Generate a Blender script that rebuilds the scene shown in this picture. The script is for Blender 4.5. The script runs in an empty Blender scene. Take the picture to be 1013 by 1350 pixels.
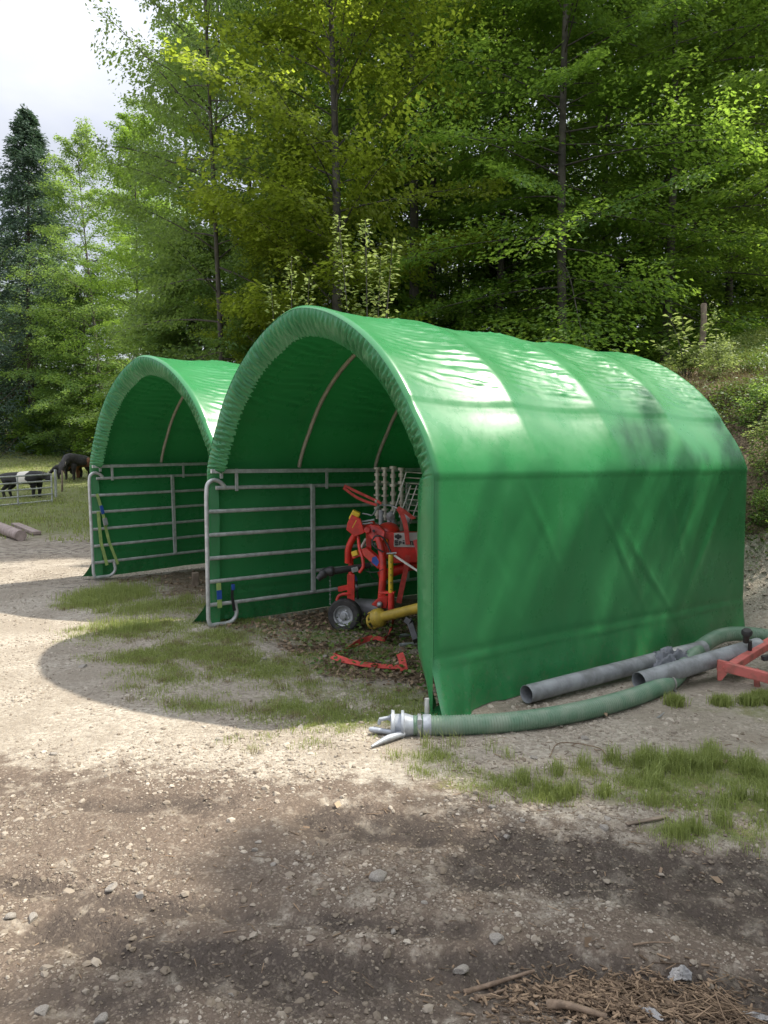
import bpy, math, random
import numpy as np
from mathutils import Vector, Matrix, Quaternion
random.seed(7); RNG = np.random.default_rng(7)
S = bpy.context.scene; COL = S.collection
PI = math.pi
# ------------------------------------------------------------------ camera
F, CH, HZ = 975.0, 1.7, 609.0            # focal length in photo pixels, eye height, horizon row
PITCH = math.atan((675 - HZ) / F)
cd = bpy.data.cameras.new('camera'); cam = bpy.data.objects.new('camera', cd); COL.objects.link(cam)
cam.location = (0, 0, CH); cam.rotation_euler = (PI / 2 - PITCH, 0, 0)
cd.sensor_fit = 'VERTICAL'; cd.sensor_height = 36; cd.lens = F / 1350 * 36
cd.clip_start = .05; cd.clip_end = 900
S.camera = cam
# ------------------------------------------------------------------ light
SUN_AZ, SUN_EL = math.radians(76), math.radians(56)
SD = Vector((math.sin(SUN_AZ) * math.cos(SUN_EL), math.cos(SUN_AZ) * math.cos(SUN_EL), math.sin(SUN_EL)))
sl = bpy.data.lights.new('sun', 'SUN'); sl.energy = 2.7; sl.angle = math.radians(.9); sl.color = (1, .93, .82)
so = bpy.data.objects.new('sun', sl); COL.objects.link(so); so.rotation_euler = (-SD).to_track_quat('-Z', 'Y').to_euler()
so.location = (20, 5, 40)
W = bpy.data.worlds.new('World'); S.world = W; W.use_nodes = True
nt = W.node_tree; nt.nodes.clear()
def wn(t, **k):
    n = nt.nodes.new(t)
    for a, b in k.items(): setattr(n, a, b)
    return n
sky = wn('ShaderNodeTexSky', sky_type='NISHITA', sun_disc=False, sun_elevation=SUN_EL, sun_rotation=SUN_AZ)
tc = wn('ShaderNodeTexCoord'); mp = wn('ShaderNodeMapping'); mp.inputs['Scale'].default_value = (1, 1, 2.2)
nz = wn('ShaderNodeTexNoise'); nz.inputs['Scale'].default_value = 2.6; nz.inputs['Detail'].default_value = 6
nz.inputs['Roughness'].default_value = .55
rp = wn('ShaderNodeValToRGB'); e = rp.color_ramp.elements
e[0].position = .36; e[0].color = (4.6, 4.8, 5.5, 1); e[1].position = .64; e[1].color = (6.4, 6.4, 6.6, 1)
mx = wn('ShaderNodeMix', data_type='RGBA'); mx.inputs[0].default_value = .86
bg = wn('ShaderNodeBackground'); bg.inputs[1].default_value = .1; wo = wn('ShaderNodeOutputWorld')
L = nt.links.new
L(tc.outputs['Generated'], mp.inputs[0]); L(mp.outputs[0], nz.inputs['Vector']); L(nz.outputs[0], rp.inputs[0])
sx_ = wn('ShaderNodeSeparateXYZ'); L(tc.outputs['Generated'], sx_.inputs[0])
mr = wn('ShaderNodeMapRange'); mr.inputs[1].default_value = .35; mr.inputs[2].default_value = .9; mr.inputs[3].default_value = .46; mr.inputs[4].default_value = 1.42   # an overcast sky is brightest overhead
L(sx_.outputs[2], mr.inputs[0]); vm = wn('ShaderNodeVectorMath', operation='SCALE'); L(rp.outputs[0], vm.inputs[0]); L(mr.outputs[0], vm.inputs['Scale'])
L(sky.outputs[0], mx.inputs[6]); L(vm.outputs[0], mx.inputs[7]); L(mx.outputs[2], bg.inputs[0]); L(bg.outputs[0], wo.inputs[0])
S.view_settings.view_transform = 'Standard'; S.view_settings.look = 'None'; S.view_settings.gamma = 1
S.view_settings.exposure = 1.6
S.cycles.max_bounces = 7; S.cycles.diffuse_bounces = 4; S.cycles.glossy_bounces = 3; S.cycles.transparent_max_bounces = 8; S.cycles.use_denoising = True
# ------------------------------------------------------------------ maths helpers
def ray(px, py):
    d = ((px - 506.5) / F, 1.0, -(py - 675) / F); c, s = math.cos(-PITCH), math.sin(-PITCH)
    return Vector((d[0], d[1] * c - d[2] * s, d[1] * s + d[2] * c))
def gp(px, py, z=0.0):
    r = ray(px, py); return r * ((z - CH) / r.z) + Vector((0, 0, CH))
def at(px, py, Y):
    r = ray(px, py); return r * (Y / r.y) + Vector((0, 0, CH))
def sst(a, b, x):
    t = np.clip((x - a) / (b - a), 0, 1); return t * t * (3 - 2 * t)
def hsh(i, j, s):
    h = (i * 374761393 + j * 668265263 + s * 974711) & 0x7fffffff
    h = ((h ^ (h >> 13)) * 1274126177) & 0x7fffffff
    return ((h ^ (h >> 16)) & 0xffff) / 65535.0
def vn(x, y, s=0):
    x = np.asarray(x, float); y = np.asarray(y, float)
    i = np.floor(x).astype(np.int64); j = np.floor(y).astype(np.int64); fx = x - i; fy = y - j
    fx = fx * fx * (3 - 2 * fx); fy = fy * fy * (3 - 2 * fy)
    return (hsh(i, j, s) * (1 - fx) + hsh(i + 1, j, s) * fx) * (1 - fy) + (hsh(i, j + 1, s) * (1 - fx) + hsh(i + 1, j + 1, s) * fx) * fy
def fbm(x, y, s=0, o=4):
    r = 0; a = .5; 
    for k in range(o): r = r + a * vn(np.asarray(x) * 2 ** k, np.asarray(y) * 2 ** k, s + k); a *= .5
    return r / (1 - .5 ** o)
# near shelter frame (ground corners read off the photograph)
FL1, FR1 = gp(275, 825).xy, gp(572, 945).xy
E1 = (FR1 - FL1).normalized(); E2 = Vector((-E1.y, E1.x)); HW = (FR1 - FL1).length / 2; LEN = 4.25
C1 = (FL1 + FR1) / 2; RZ1 = math.atan2(E1.y, E1.x)
BR1 = FR1 + E2 * LEN
E1b = Vector((.686, -.727)).normalized(); RZ2 = math.atan2(E1b.y, E1b.x)
FL2 = Vector((at(124, 750, 10.55).x, 10.55)); C2 = FL2 + E1b * HW; E2b = Vector((-E1b.y, E1b.x))
# ------------------------------------------------------------------ terrain
_u = np.linspace(-2, 120, 2441)
_z = np.interp(_u, [-2, .2, .8, 1.9, 3.1, 5, 9, 13, 40, 120], [0, 0, .4, 1.6, 2.65, 3.3, 4.5, 5.0, 5.6, 9])
_k = np.exp(-np.linspace(-2, 2, 13) ** 2); _k /= _k.sum(); _z2 = np.convolve(np.pad(_z, 6, mode='edge'), _k, 'valid')
def UV(x, y):
    dx, dy = x - BR1.x, y - BR1.y
    return dx * E2.x + dy * E2.y, -dx * E1.x - dy * E1.y
def T(x, y):
    x = np.asarray(x, float); y = np.asarray(y, float)
    u, v = UV(x, y)
    u2 = u + .5 * (vn(v * .7, u * .2, 5) - .5) * sst(0, 2, u)
    b = np.interp(u2, _u, _z2) * (1 - .86 * sst(3.5, 13, v)) * (1 - .8 * sst(3, 12, -v))
    m = np.interp(y, [-50, 17, 22, 27, 33, 46, 70, 140], [0, 0, .06, .27, .95, 2.5, 4.2, 8]) * (1 - sst(-2, 6, x))
    z = np.maximum(b, m) + .15 * np.minimum(b, m)
    z = z + .05 * sst(.4, 2, u) * (fbm(x * 1.6, y * 1.6, 11) - .5) * 2 * sst(.3, 1.5, z)
    z = z + .05 * (fbm(x * .35, y * .35, 3) - .5) * sst(8, 14, y)
    return z
def Tz(x, y): return float(T(x, y))
def hit(px, py, y0=2.0, y1=120):
    Y = np.linspace(y0, y1, 6000); r = ray(px, py); X = r.x / r.y * Y; Z = CH + r.z / r.y * Y
    k = np.argmax(Z <= T(X, Y)); return Vector((X[k], Y[k], Tz(X[k], Y[k])))
# ------------------------------------------------------------------ ground masks
def pl_dist(x, y, pts):
    d = np.full(np.shape(x), 1e9)
    for a, b in zip(pts[:-1], pts[1:]):
        ax, ay = a; vx, vy = b[0] - ax, b[1] - ay
        t = np.clip(((x - ax) * vx + (y - ay) * vy) / (vx * vx + vy * vy), 0, 1)
        d = np.minimum(d, np.hypot(x - ax - t * vx, y - ay - t * vy))
    return d
def GP(*p): return [tuple(gp(a, b).xy) for a, b in p]
MUD_SHADE = [(GP((1100, 1185), (1013, 1165), (850, 1135), (690, 1108), (520, 1090), (430, 1083)), .17, 1.0),
       (GP((1150, 1235), (1013, 1215), (880, 1180), (760, 1160)), .14, .85),
       (GP((620, 1225), (470, 1215), (350, 1205), (240, 1195), (120, 1180), (0, 1160)), .07, .75),
       (GP((1100, 1320), (900, 1290), (700, 1275), (560, 1280), (380, 1272), (260, 1262), (150, 1245), (70, 1215)), .13, 1.0), (GP((-100, 1330), (60, 1315), (200, 1318)), .1, .6), (GP((1050, 1150), (900, 1150), (760, 1135), (620, 1130)), .16, .9),
       (GP((560, 1330), (420, 1320), (300, 1300)), .06, .6),
       (GP((120, 1062), (200, 1060), (290, 1058)), .12, .7), (GP((430, 1060), (480, 1062)), .05, .7),
       (GP((-100, 1060), (0, 1040), (90, 1030)), .2, .45),  # not a track: shade at the near left, painted in with mud colour
       (GP((20, 770), (90, 760), (130, 790)), .5, .4), (GP((-200, 790), (0, 740), (110, 715)), 1.0, .35)]  # shaded band by the farther shelter, painted into the ground colour
GRS = [(150, 785, .5, .9, .9), (205, 800, .6, .6, .7), (300, 842, .7, .5, .8), (350, 880, .7, .45, .8), (230, 895, .5, .4, .6), (270, 930, .45, .2, .75), (430, 905, .6, .4, .6),
       (470, 945, .5, .3, 1), (180, 830, .7, .5, .8), (390, 930, .5, .35, .8), (250, 860, .7, .5, .8), (530, 925, .35, .35, 1), (545, 945, .3, .2, .9), (400, 840, .6, .3, .6), (360, 980, .3, .15, .35), (140, 840, .4, .4, .4), (460, 880, .4, .4, .3),
       (640, 1035, .3, .16, .65), (720, 1050, .3, .14, .8), (570, 1000, .22, .1, .6), (600, 1020, .2, .1, .5), (780, 1020, .3, .1, .7), (860, 1010, .28, .13, 1), (960, 1005, .35, .16, 1),
       (1010, 1030, .35, .22, 1), (900, 1060, .22, .12, 1), (960, 1095, .22, .12, .9), (1030, 1090, .25, .15, .8), (860, 1035, .25, .14, 1), (820, 1050, .25, .12, .8), (930, 1030, .4, .2, 1), (980, 1060, .3, .2, 1), (910, 1095, .2, .12, 1),
       (930, 935, .6, .12, .45), (1010, 935, .4, .25, .7), (470, 865, .5, .4, .6), (520, 860, .4, .4, .5), (430, 840, .4, .3, .7), (330, 820, .5, .3, .8), (250, 800, .6, .4, .8), (690, 1145, .1, .05, .3)]
GRS = [(gp(a, b).x, gp(a, b).y, rx, ry, w) for a, b, rx, ry, w in GRS]
def m_mud_shade(x, y):
    m = 0
    n = (fbm(x * 3.5, y * 4.5, 21) - .5) * .42
    for p, w, k in MUD_SHADE:
        d = pl_dist(x, y, p) + n * min(1, w * 5); m = np.maximum(m, k * (1 - sst(w * .2, w * 1.7, d)))
    return m
def inside(x, y, c, e1, e2, g=0):
    a = (x - c.x) * e1.x + (y - c.y) * e1.y; b = (x - c.x) * e2.x + (y - c.y) * e2.y
    return (np.abs(a) < HW + g) & (b > -g) & (b < LEN + g)
def m_grass(x, y):
    m = 0 * x
    for a, b, rx, ry, w in GRS:
        d = np.hypot((x - a) / rx, (y - b) / ry); m = np.maximum(m, w * (1 - sst(.1, 1.5, d + (fbm(x * 4, y * 4, 31) - .5) * .9)))
    far = sst(14, 19, y + 1.5 * (fbm(x * .4, y * .4, 8) - .5)) * (1 - sst(-3, 1, x)) * .95
    u, v = UV(x, y); ug = sst(4.2, 6, u + (fbm(x, y, 9) - .5) * 2) * (1 - sst(4, 8, v)) * (1 - sst(10, 13, u))
    return np.maximum(np.maximum(m, far), ug)
def m_litter(x, y):
    u, v = UV(x, y)
    b = sst(.75, 1.4, u + (fbm(x * 2, y * 2, 41) - .5) * .8)
    i = np.where(inside(x, y, C1, E1, E2, -.1), .65, 0); i = np.maximum(i, np.where(inside(x, y, C2, E1b, E2b, -.1), .55, 0))
    c = gp(490, 875); i = np.maximum(i, .85 * (1 - sst(.3, .8, np.hypot((x - c.x), (y - c.y)))))
    return np.maximum(b * (1 - sst(14, 22, v)), i)
# ------------------------------------------------------------------ node materials
class NT:
    def __init__(s, name):
        s.m = bpy.data.materials.new(name); s.m.use_nodes = True; s.t = s.m.node_tree; s.b = s.t.nodes['Principled BSDF']; s.out = s.t.nodes['Material Output']
    def n(s, t, ins=None, **k):
        o = s.t.nodes.new(t)
        for a, b in k.items(): setattr(o, a, b)
        for a, b in (ins or {}).items(): s.set(o.inputs[a], b)
        return o
    def set(s, inp, v):
        if isinstance(v, bpy.types.NodeSocket): s.t.links.new(v, inp)
        elif isinstance(v, tuple) and len(v) == 3 and inp.type == 'RGBA': inp.default_value = (*v, 1)
        else: inp.default_value = v
    def noise(s, scale, detail=4, rough=.55, vec=None, dist=0):
        return s.n('ShaderNodeTexNoise', {'Scale': scale, 'Detail': detail, 'Roughness': rough, 'Distortion': dist, **({'Vector': vec} if vec else {})}).outputs[0]
    def mix(s, f, a, b, mode='MIX'):
        o = s.n('ShaderNodeMix', data_type='RGBA', blend_type=mode); s.set(o.inputs[0], f); s.set(o.inputs[6], a); s.set(o.inputs[7], b); return o.outputs[2]
    def rng(s, v, a, b, c=0., d=1.):
        return s.n('ShaderNodeMapRange', {0: v, 1: a, 2: b, 3: c, 4: d}, interpolation_type='SMOOTHSTEP').outputs[0]
    def math(s, op, a, b=0.): return s.n('ShaderNodeMath', {0: a, 1: b}, operation=op).outputs[0]
    def attr(s, n): return s.n('ShaderNodeAttribute', attribute_name=n).outputs['Fac']
    def obj(s): return s.n('ShaderNodeTexCoord').outputs['Object']
    def pos(s): return s.n('ShaderNodeNewGeometry').outputs['Position']
    def bump(s, h, st=.3, d=.01): s.set(s.b.inputs['Normal'], s.n('ShaderNodeBump', {'Strength': st, 'Distance': d, 'Height': h}).outputs[0])
    def p(s, **k):
        for a, b in k.items(): s.set(s.b.inputs[a.replace('_', ' ')], b)
        return s.m
def mat(name, c, rough=.6, metal=0., c2=None, sc=9., bump=.0, lo=.35, hi=.65, spec=.5, coat=0.):
    k = NT(name); v = k.obj(); nzz = k.noise(sc, 5, .6, v)
    col = k.mix(k.rng(nzz, lo, hi), c, c2 or tuple(x * .7 for x in c))
    if bump: k.bump(k.noise(sc * 5, 4, .6, v), bump, .004)
    r = k.rng(k.noise(sc * 2.3, 3, .5, v), .3, .7, rough * .85, min(1, rough * 1.15))
    return k.p(Base_Color=col, Roughness=r, Metallic=metal, Specular_IOR_Level=spec, Coat_Weight=coat)
def leafmat(name, dark, light, trans, k=.42, rough=.5):
    m = NT(name); t = m.attr('tone'); col = m.mix(t, dark, light)
    oi = m.n('ShaderNodeObjectInfo').outputs['Random']
    hs = m.n('ShaderNodeHueSaturation', {'Color': col, 'Hue': m.rng(oi, 0, 1, .488, .512), 'Value': m.rng(oi, 0, 1, .85, 1.15)}).outputs[0]
    m.p(Base_Color=hs, Roughness=rough, Specular_IOR_Level=.35)
    tr = m.n('ShaderNodeBsdfTranslucent', {'Color': m.mix(t, tuple(x * .7 for x in trans), trans)}).outputs[0]
    ms = m.n('ShaderNodeMixShader', {0: k, 1: m.b.outputs[0], 2: tr}).outputs[0]
    m.set(m.out.inputs[0], ms); return m.m
M = {}
M['beech'] = leafmat('beech_leaves', (.058, .13, .022), (.12, .20, .036), (.38, .58, .07), .48)
M['beech2'] = leafmat('pale_beech_leaves', (.072, .14, .034), (.14, .22, .06), (.40, .58, .11))
M['maple'] = leafmat('yellow_green_leaves', (.105, .16, .02), (.215, .265, .035), (.52, .66, .06), .5)
M['spruce'] = leafmat('spruce_needles', (.045, .085, .055), (.09, .14, .09), (.10, .18, .08), .25)
M['pale'] = leafmat('pale_young_leaves', (.13, .19, .055), (.28, .34, .13), (.42, .52, .15))
M['grass'] = leafmat('grass_blades', (.16, .20, .05), (.33, .37, .13), (.44, .50, .14), .42)
M['drygrass'] = leafmat('dry_grass', (.16, .14, .06), (.3, .26, .13), (.3, .25, .1), .2)
M['cover'] = leafmat('ground_plants', (.04, .085, .015), (.12, .17, .04), (.2, .28, .05), .3)
M['litter'] = leafmat('dry_leaves', (.12, .08, .05), (.38, .28, .18), (.25, .16, .08), .12, .7)
M['bark'] = mat('beech_bark', (.10, .088, .072), .85, c2=(.04, .036, .03), sc=3, bump=.6)
M['bark2'] = mat('spruce_bark', (.09, .065, .05), .9, c2=(.05, .04, .03), sc=4, bump=.6)
M['galv'] = mat('galvanised_steel', (.56, .57, .56), .5, .3, c2=(.40, .41, .40), sc=14)
M['galvpipe'] = mat('dull_galvanised_pipe', (.31, .325, .34), .6, .3, c2=(.19, .195, .20), sc=7, bump=.25)
M['hoop'] = mat('beige_hoop', (.52, .47, .38), .5, .2, c2=(.40, .36, .29), sc=8)
M['red'] = mat('red_paint', (.66, .034, .022), .4, c2=(.42, .026, .018), sc=11, bump=.1, coat=.1)
M['yellow'] = mat('yellow_paint', (.70, .46, .02), .45, c2=(.46, .31, .03), sc=13)
M['ochre'] = mat('ochre_plastic', (.42, .30, .035), .5, c2=(.28, .20, .03), sc=9)
M['black'] = mat('black_plastic', (.018, .018, .02), .5, c2=(.03, .03, .03), sc=12)
M['rubber'] = mat('tyre_rubber', (.022, .022, .023), .75, c2=(.05, .047, .043), sc=10, bump=.3)
M['steel'] = mat('grey_steel', (.42, .43, .44), .45, .4, c2=(.28, .29, .30), sc=15)
M['white'] = mat('white_enamel', (.62, .62, .58), .5, c2=(.45, .44, .40), sc=12)
M['tine'] = mat('weathered_tine_tube', (.52, .50, .42), .5, .25, c2=(.30, .28, .22), sc=16)
M['strap'] = mat('red_webbing', (.58, .075, .06), .8, c2=(.42, .05, .04), sc=18, bump=.3)
M['lime'] = mat('lime_webbing', (.34, .46, .14), .8, c2=(.24, .34, .11), sc=18, bump=.3)
M['blue'] = mat('blue_plastic', (.03, .10, .42), .5)
M['sign'] = mat('grey_sign_plate', (.48, .47, .43), .5, c2=(.40, .39, .36), sc=8)
M['alu'] = mat('cast_aluminium', (.42, .45, .48), .55, .3, c2=(.28, .30, .33), sc=16, bump=.2)
M['wood'] = mat('weathered_wood', (.26, .20, .15), .85, c2=(.15, .115, .085), sc=9, bump=.5)
M['pinkwood'] = mat('pinkish_log', (.34, .27, .245), .85, c2=(.23, .18, .16), sc=6, bump=.4)
M['rustred'] = mat('faded_red_paint', (.50, .13, .11), .65, c2=(.26, .10, .075), sc=11, bump=.35, lo=.42, hi=.72)
M['greysheet'] = mat('grey_rubber_sheet', (.16, .17, .19), .5, c2=(.10, .105, .12), sc=6)
M['fibre'] = mat('frayed_white_fibre', (.42, .40, .37), .85, c2=(.24, .235, .23), sc=30, bump=.6)
M['stone'] = mat('limestone', (.31, .285, .25), .95, c2=(.19, .168, .14), sc=12, bump=.5)
M['stick'] = mat('split_wood_bark', (.24, .17, .115), .9, c2=(.13, .09, .06), sc=30, bump=.5)
M['brownhide'] = mat('brown_hide', (.20, .085, .035), .8, c2=(.10, .04, .02), sc=6)
M['blackhide'] = mat('black_hide', (.016, .015, .015), .75, c2=(.03, .026, .024), sc=6)
def mk_belt():
    k = NT('belted_hide'); x = k.n('ShaderNodeSeparateXYZ', {0: k.obj()}).outputs[0]
    w = k.math('ADD', x, k.math('MULTIPLY', k.noise(4, 2, .5, k.obj()), .3))
    f = k.math('MULTIPLY', k.rng(w, .02, .05), k.rng(w, .40, .43, 1., 0.))
    return k.p(Base_Color=k.mix(f, (.016, .015, .015), (.66, .62, .55)), Roughness=.8)
M['belt'] = mk_belt()
def mk_tarp():
    k = NT('green_pvc_tarpaulin'); v = k.obj()
    col = k.mix(k.rng(k.noise(1.3, 4, .6, v), .3, .7), (.026, .182, .058), (.034, .210, .072))
    col = k.mix(k.math('MULTIPLY', k.rng(k.noise(7, 6, .7, v), .54, .8), .14), col, (.09, .20, .13))
    zz = k.n('ShaderNodeSeparateXYZ', {0: v}).outputs[2]      # mud splashed up from the yard, dust streaks
    spl = k.math('MULTIPLY', k.rng(k.noise(34, 5, .75, v), .5, .72), k.rng(zz, .05, .55, .55, 0.)); col = k.mix(spl, col, (.17, .17, .10))
    stv = k.n('ShaderNodeMapping', {0: v, 'Scale': (6., 6., .5)}).outputs[0]; col = k.mix(k.math('MULTIPLY', k.rng(k.noise(3, 4, .6, stv), .55, .8), .16), col, (.11, .20, .13))
    rr = k.rng(k.noise(3, 5, .65, v), .3, .7, .24, .38)
    weave = k.n('ShaderNodeTexChecker', {'Vector': v, 'Scale': 260.}).outputs[1]
    h = k.math('ADD', k.math('MULTIPLY', k.noise(9, 5, .55, v), .5), k.math('MULTIPLY', weave, .02))
    k.bump(h, .2, .012)
    k.p(Base_Color=col, Roughness=rr, Specular_IOR_Level=.4, Coat_Weight=.08, Coat_Roughness=.2)
    tr = k.n('ShaderNodeBsdfTranslucent', {'Color': (.02, .26, .05)}).outputs[0]
    k.set(k.out.inputs[0], k.n('ShaderNodeMixShader', {0: .05, 1: k.b.outputs[0], 2: tr}).outputs[0]); return k.m
M['tarp'] = mk_tarp()
def mk_hose():
    k = NT('green_suction_hose')
    k.bump(k.noise(40, 3, .5, k.obj()), .15, .002)
    return k.p(Base_Color=k.mix(k.rng(k.noise(6, 4, .6, k.obj()), .35, .7), (.10, .19, .12), (.19, .25, .18)), Roughness=.5)
M['hose'] = mk_hose()
def mk_ground():
    k = NT('yard_ground'); P = k.pos()
    mud, gr, li = k.attr('mud'), k.attr('grass'), k.attr('litter'); dirt_shade = k.attr('dirt_shade')  # mud and dirt masks also carry painted shade
    vor = k.n('ShaderNodeTexVoronoi', {'Vector': P, 'Scale': 42., 'Randomness': 1.}); vor2 = k.n('ShaderNodeTexVoronoi', {'Vector': P, 'Scale': 110.})
    big = k.noise(1.1, 6, .62, P); fine = k.noise(38, 5, .7, P); med = k.noise(7, 6, .65, P)
    cell = k.n('ShaderNodeSeparateColor', {0: vor.outputs['Color']}).outputs[0]; cell2 = k.n('ShaderNodeSeparateColor', {0: vor2.outputs['Color']}).outputs[1]
    grav = k.mix(cell, (.225, .195, .155), (.44, .40, .33)); grav = k.mix(k.math('MULTIPLY', cell2, .35), grav, (.43, .38, .31))
    grav = k.mix(k.math('MULTIPLY', k.rng(fine, .45, .7), .5), grav, (.20, .155, .11))
    grav = k.mix(k.math('MULTIPLY', k.rng(big, .38, .62), .75), grav, (.235, .20, .155))
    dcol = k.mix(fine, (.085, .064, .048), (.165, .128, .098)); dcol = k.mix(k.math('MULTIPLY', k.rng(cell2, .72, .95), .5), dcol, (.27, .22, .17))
    n1 = k.math('MULTIPLY', k.math('SUBTRACT', med, .5), 1.5)
    def fac(a, lo=.3, hi=.6, am=1.): return k.rng(k.math('ADD', a, k.math('MULTIPLY', n1, am)), lo, hi)
    c = k.mix(fac(dirt_shade), grav, dcol)
    gcol = k.mix(fine, (.075, .105, .025), (.17, .20, .055)); gcol = k.mix(k.math('MULTIPLY', k.rng(med, .45, .7), .7), gcol, (.25, .21, .12))
    c = k.mix(fac(gr, .3, 1.0, 1.2), c, gcol)
    lcol = k.mix(cell, (.10, .072, .046), (.26, .19, .125)); lcol = k.mix(k.rng(fine, .4, .7), lcol, (.05, .04, .026))
    c = k.mix(fac(k.math('SUBTRACT', li, k.math('MULTIPLY', gr, .8)), .3, .6, .6), c, lcol)
    mcol = k.mix(fine, (.028, .022, .018), (.085, .066, .052)); mcol = k.mix(k.math('MULTIPLY', k.rng(cell2, .8, .95), .4), mcol, (.20, .165, .125))
    c = k.mix(k.math('MULTIPLY', fac(mud, .12, 1.0, 1.3), .92), c, mcol)
    h = k.math('ADD', k.math('MULTIPLY', vor.outputs['Distance'], -.6), k.math('ADD', k.math('MULTIPLY', fine, .8), k.math('MULTIPLY', vor2.outputs['Distance'], -.3)))
    k.bump(h, .75, .018)
    return k.p(Base_Color=c, Roughness=k.rng(fac(mud, .1, 1.), 0, 1, .95, .75), Specular_IOR_Level=.25)
M['ground'] = mk_ground()
def mk_gravel():
    k = NT('pale_gravel'); t = k.attr('tone')
    c = k.mix(t, (.16, .13, .098), (.45, .40, .33)); c = k.mix(k.rng(k.noise(60, 3, .6, k.pos()), .4, .7, 0., .4), c, (.24, .20, .15))
    return k.p(Base_Color=c, Roughness=.9, Specular_IOR_Level=.25)
M['gravel'] = mk_gravel()
def mk_debris():
    k = NT('wood_debris'); t = k.attr('tone'); return k.p(Base_Color=k.mix(t, (.055, .038, .026), (.32, .225, .145)), Roughness=.9, Specular_IOR_Level=.2)
M['debris'] = mk_debris()
# ------------------------------------------------------------------ mesh helpers
def raw_mesh(name, V, Fq, tone=None, smooth=False, k=None):
    """V (n,3); Fq (m,k) equal sized faces"""
    me = bpy.data.meshes.new(name); V = np.ascontiguousarray(V, np.float32); Fq = np.ascontiguousarray(Fq, np.int32); m, q = Fq.shape
    me.vertices.add(len(V)); me.vertices.foreach_set('co', V.ravel())
    me.loops.add(m * q); me.loops.foreach_set('vertex_index', Fq.ravel())
    me.polygons.add(m); me.polygons.foreach_set('loop_start', np.arange(0, m * q, q, dtype=np.int32))
    me.polygons.foreach_set('use_smooth', np.full(m, smooth, bool))
    if tone is not None:
        a = me.attributes.new('tone', 'FLOAT', 'FACE'); a.data.foreach_set('value', np.ascontiguousarray(tone, np.float32))
    me.update(calc_edges=True); return me
def link(name, me, m=None, parent=None):
    o = bpy.data.objects.new(name, me); COL.objects.link(o)
    if m is not None: me.materials.append(m)
    if parent: o.parent = parent
    return o
def tag(o, label=None, cat=None, group=None, kind=None):
    if label: o['label'] = label
    if cat: o['category'] = cat
    if group: o['group'] = group
    if kind: o['kind'] = kind
    return o
def thing(name, label, cat, loc=(0, 0, 0), rz=0, group=None):
    o = bpy.data.objects.new(name, None); COL.objects.link(o); o.location = loc; o.rotation_euler = (0, 0, rz); o.empty_display_size = .2
    return tag(o, label, cat, group)
CH_ = {}
def dup(o, parent=None):
    c = o.copy(); COL.objects.link(c)
    if parent: c.parent = parent
    for ch in [x for x in COL.objects if x.parent == o]: dup(ch, c)
    return c
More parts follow.
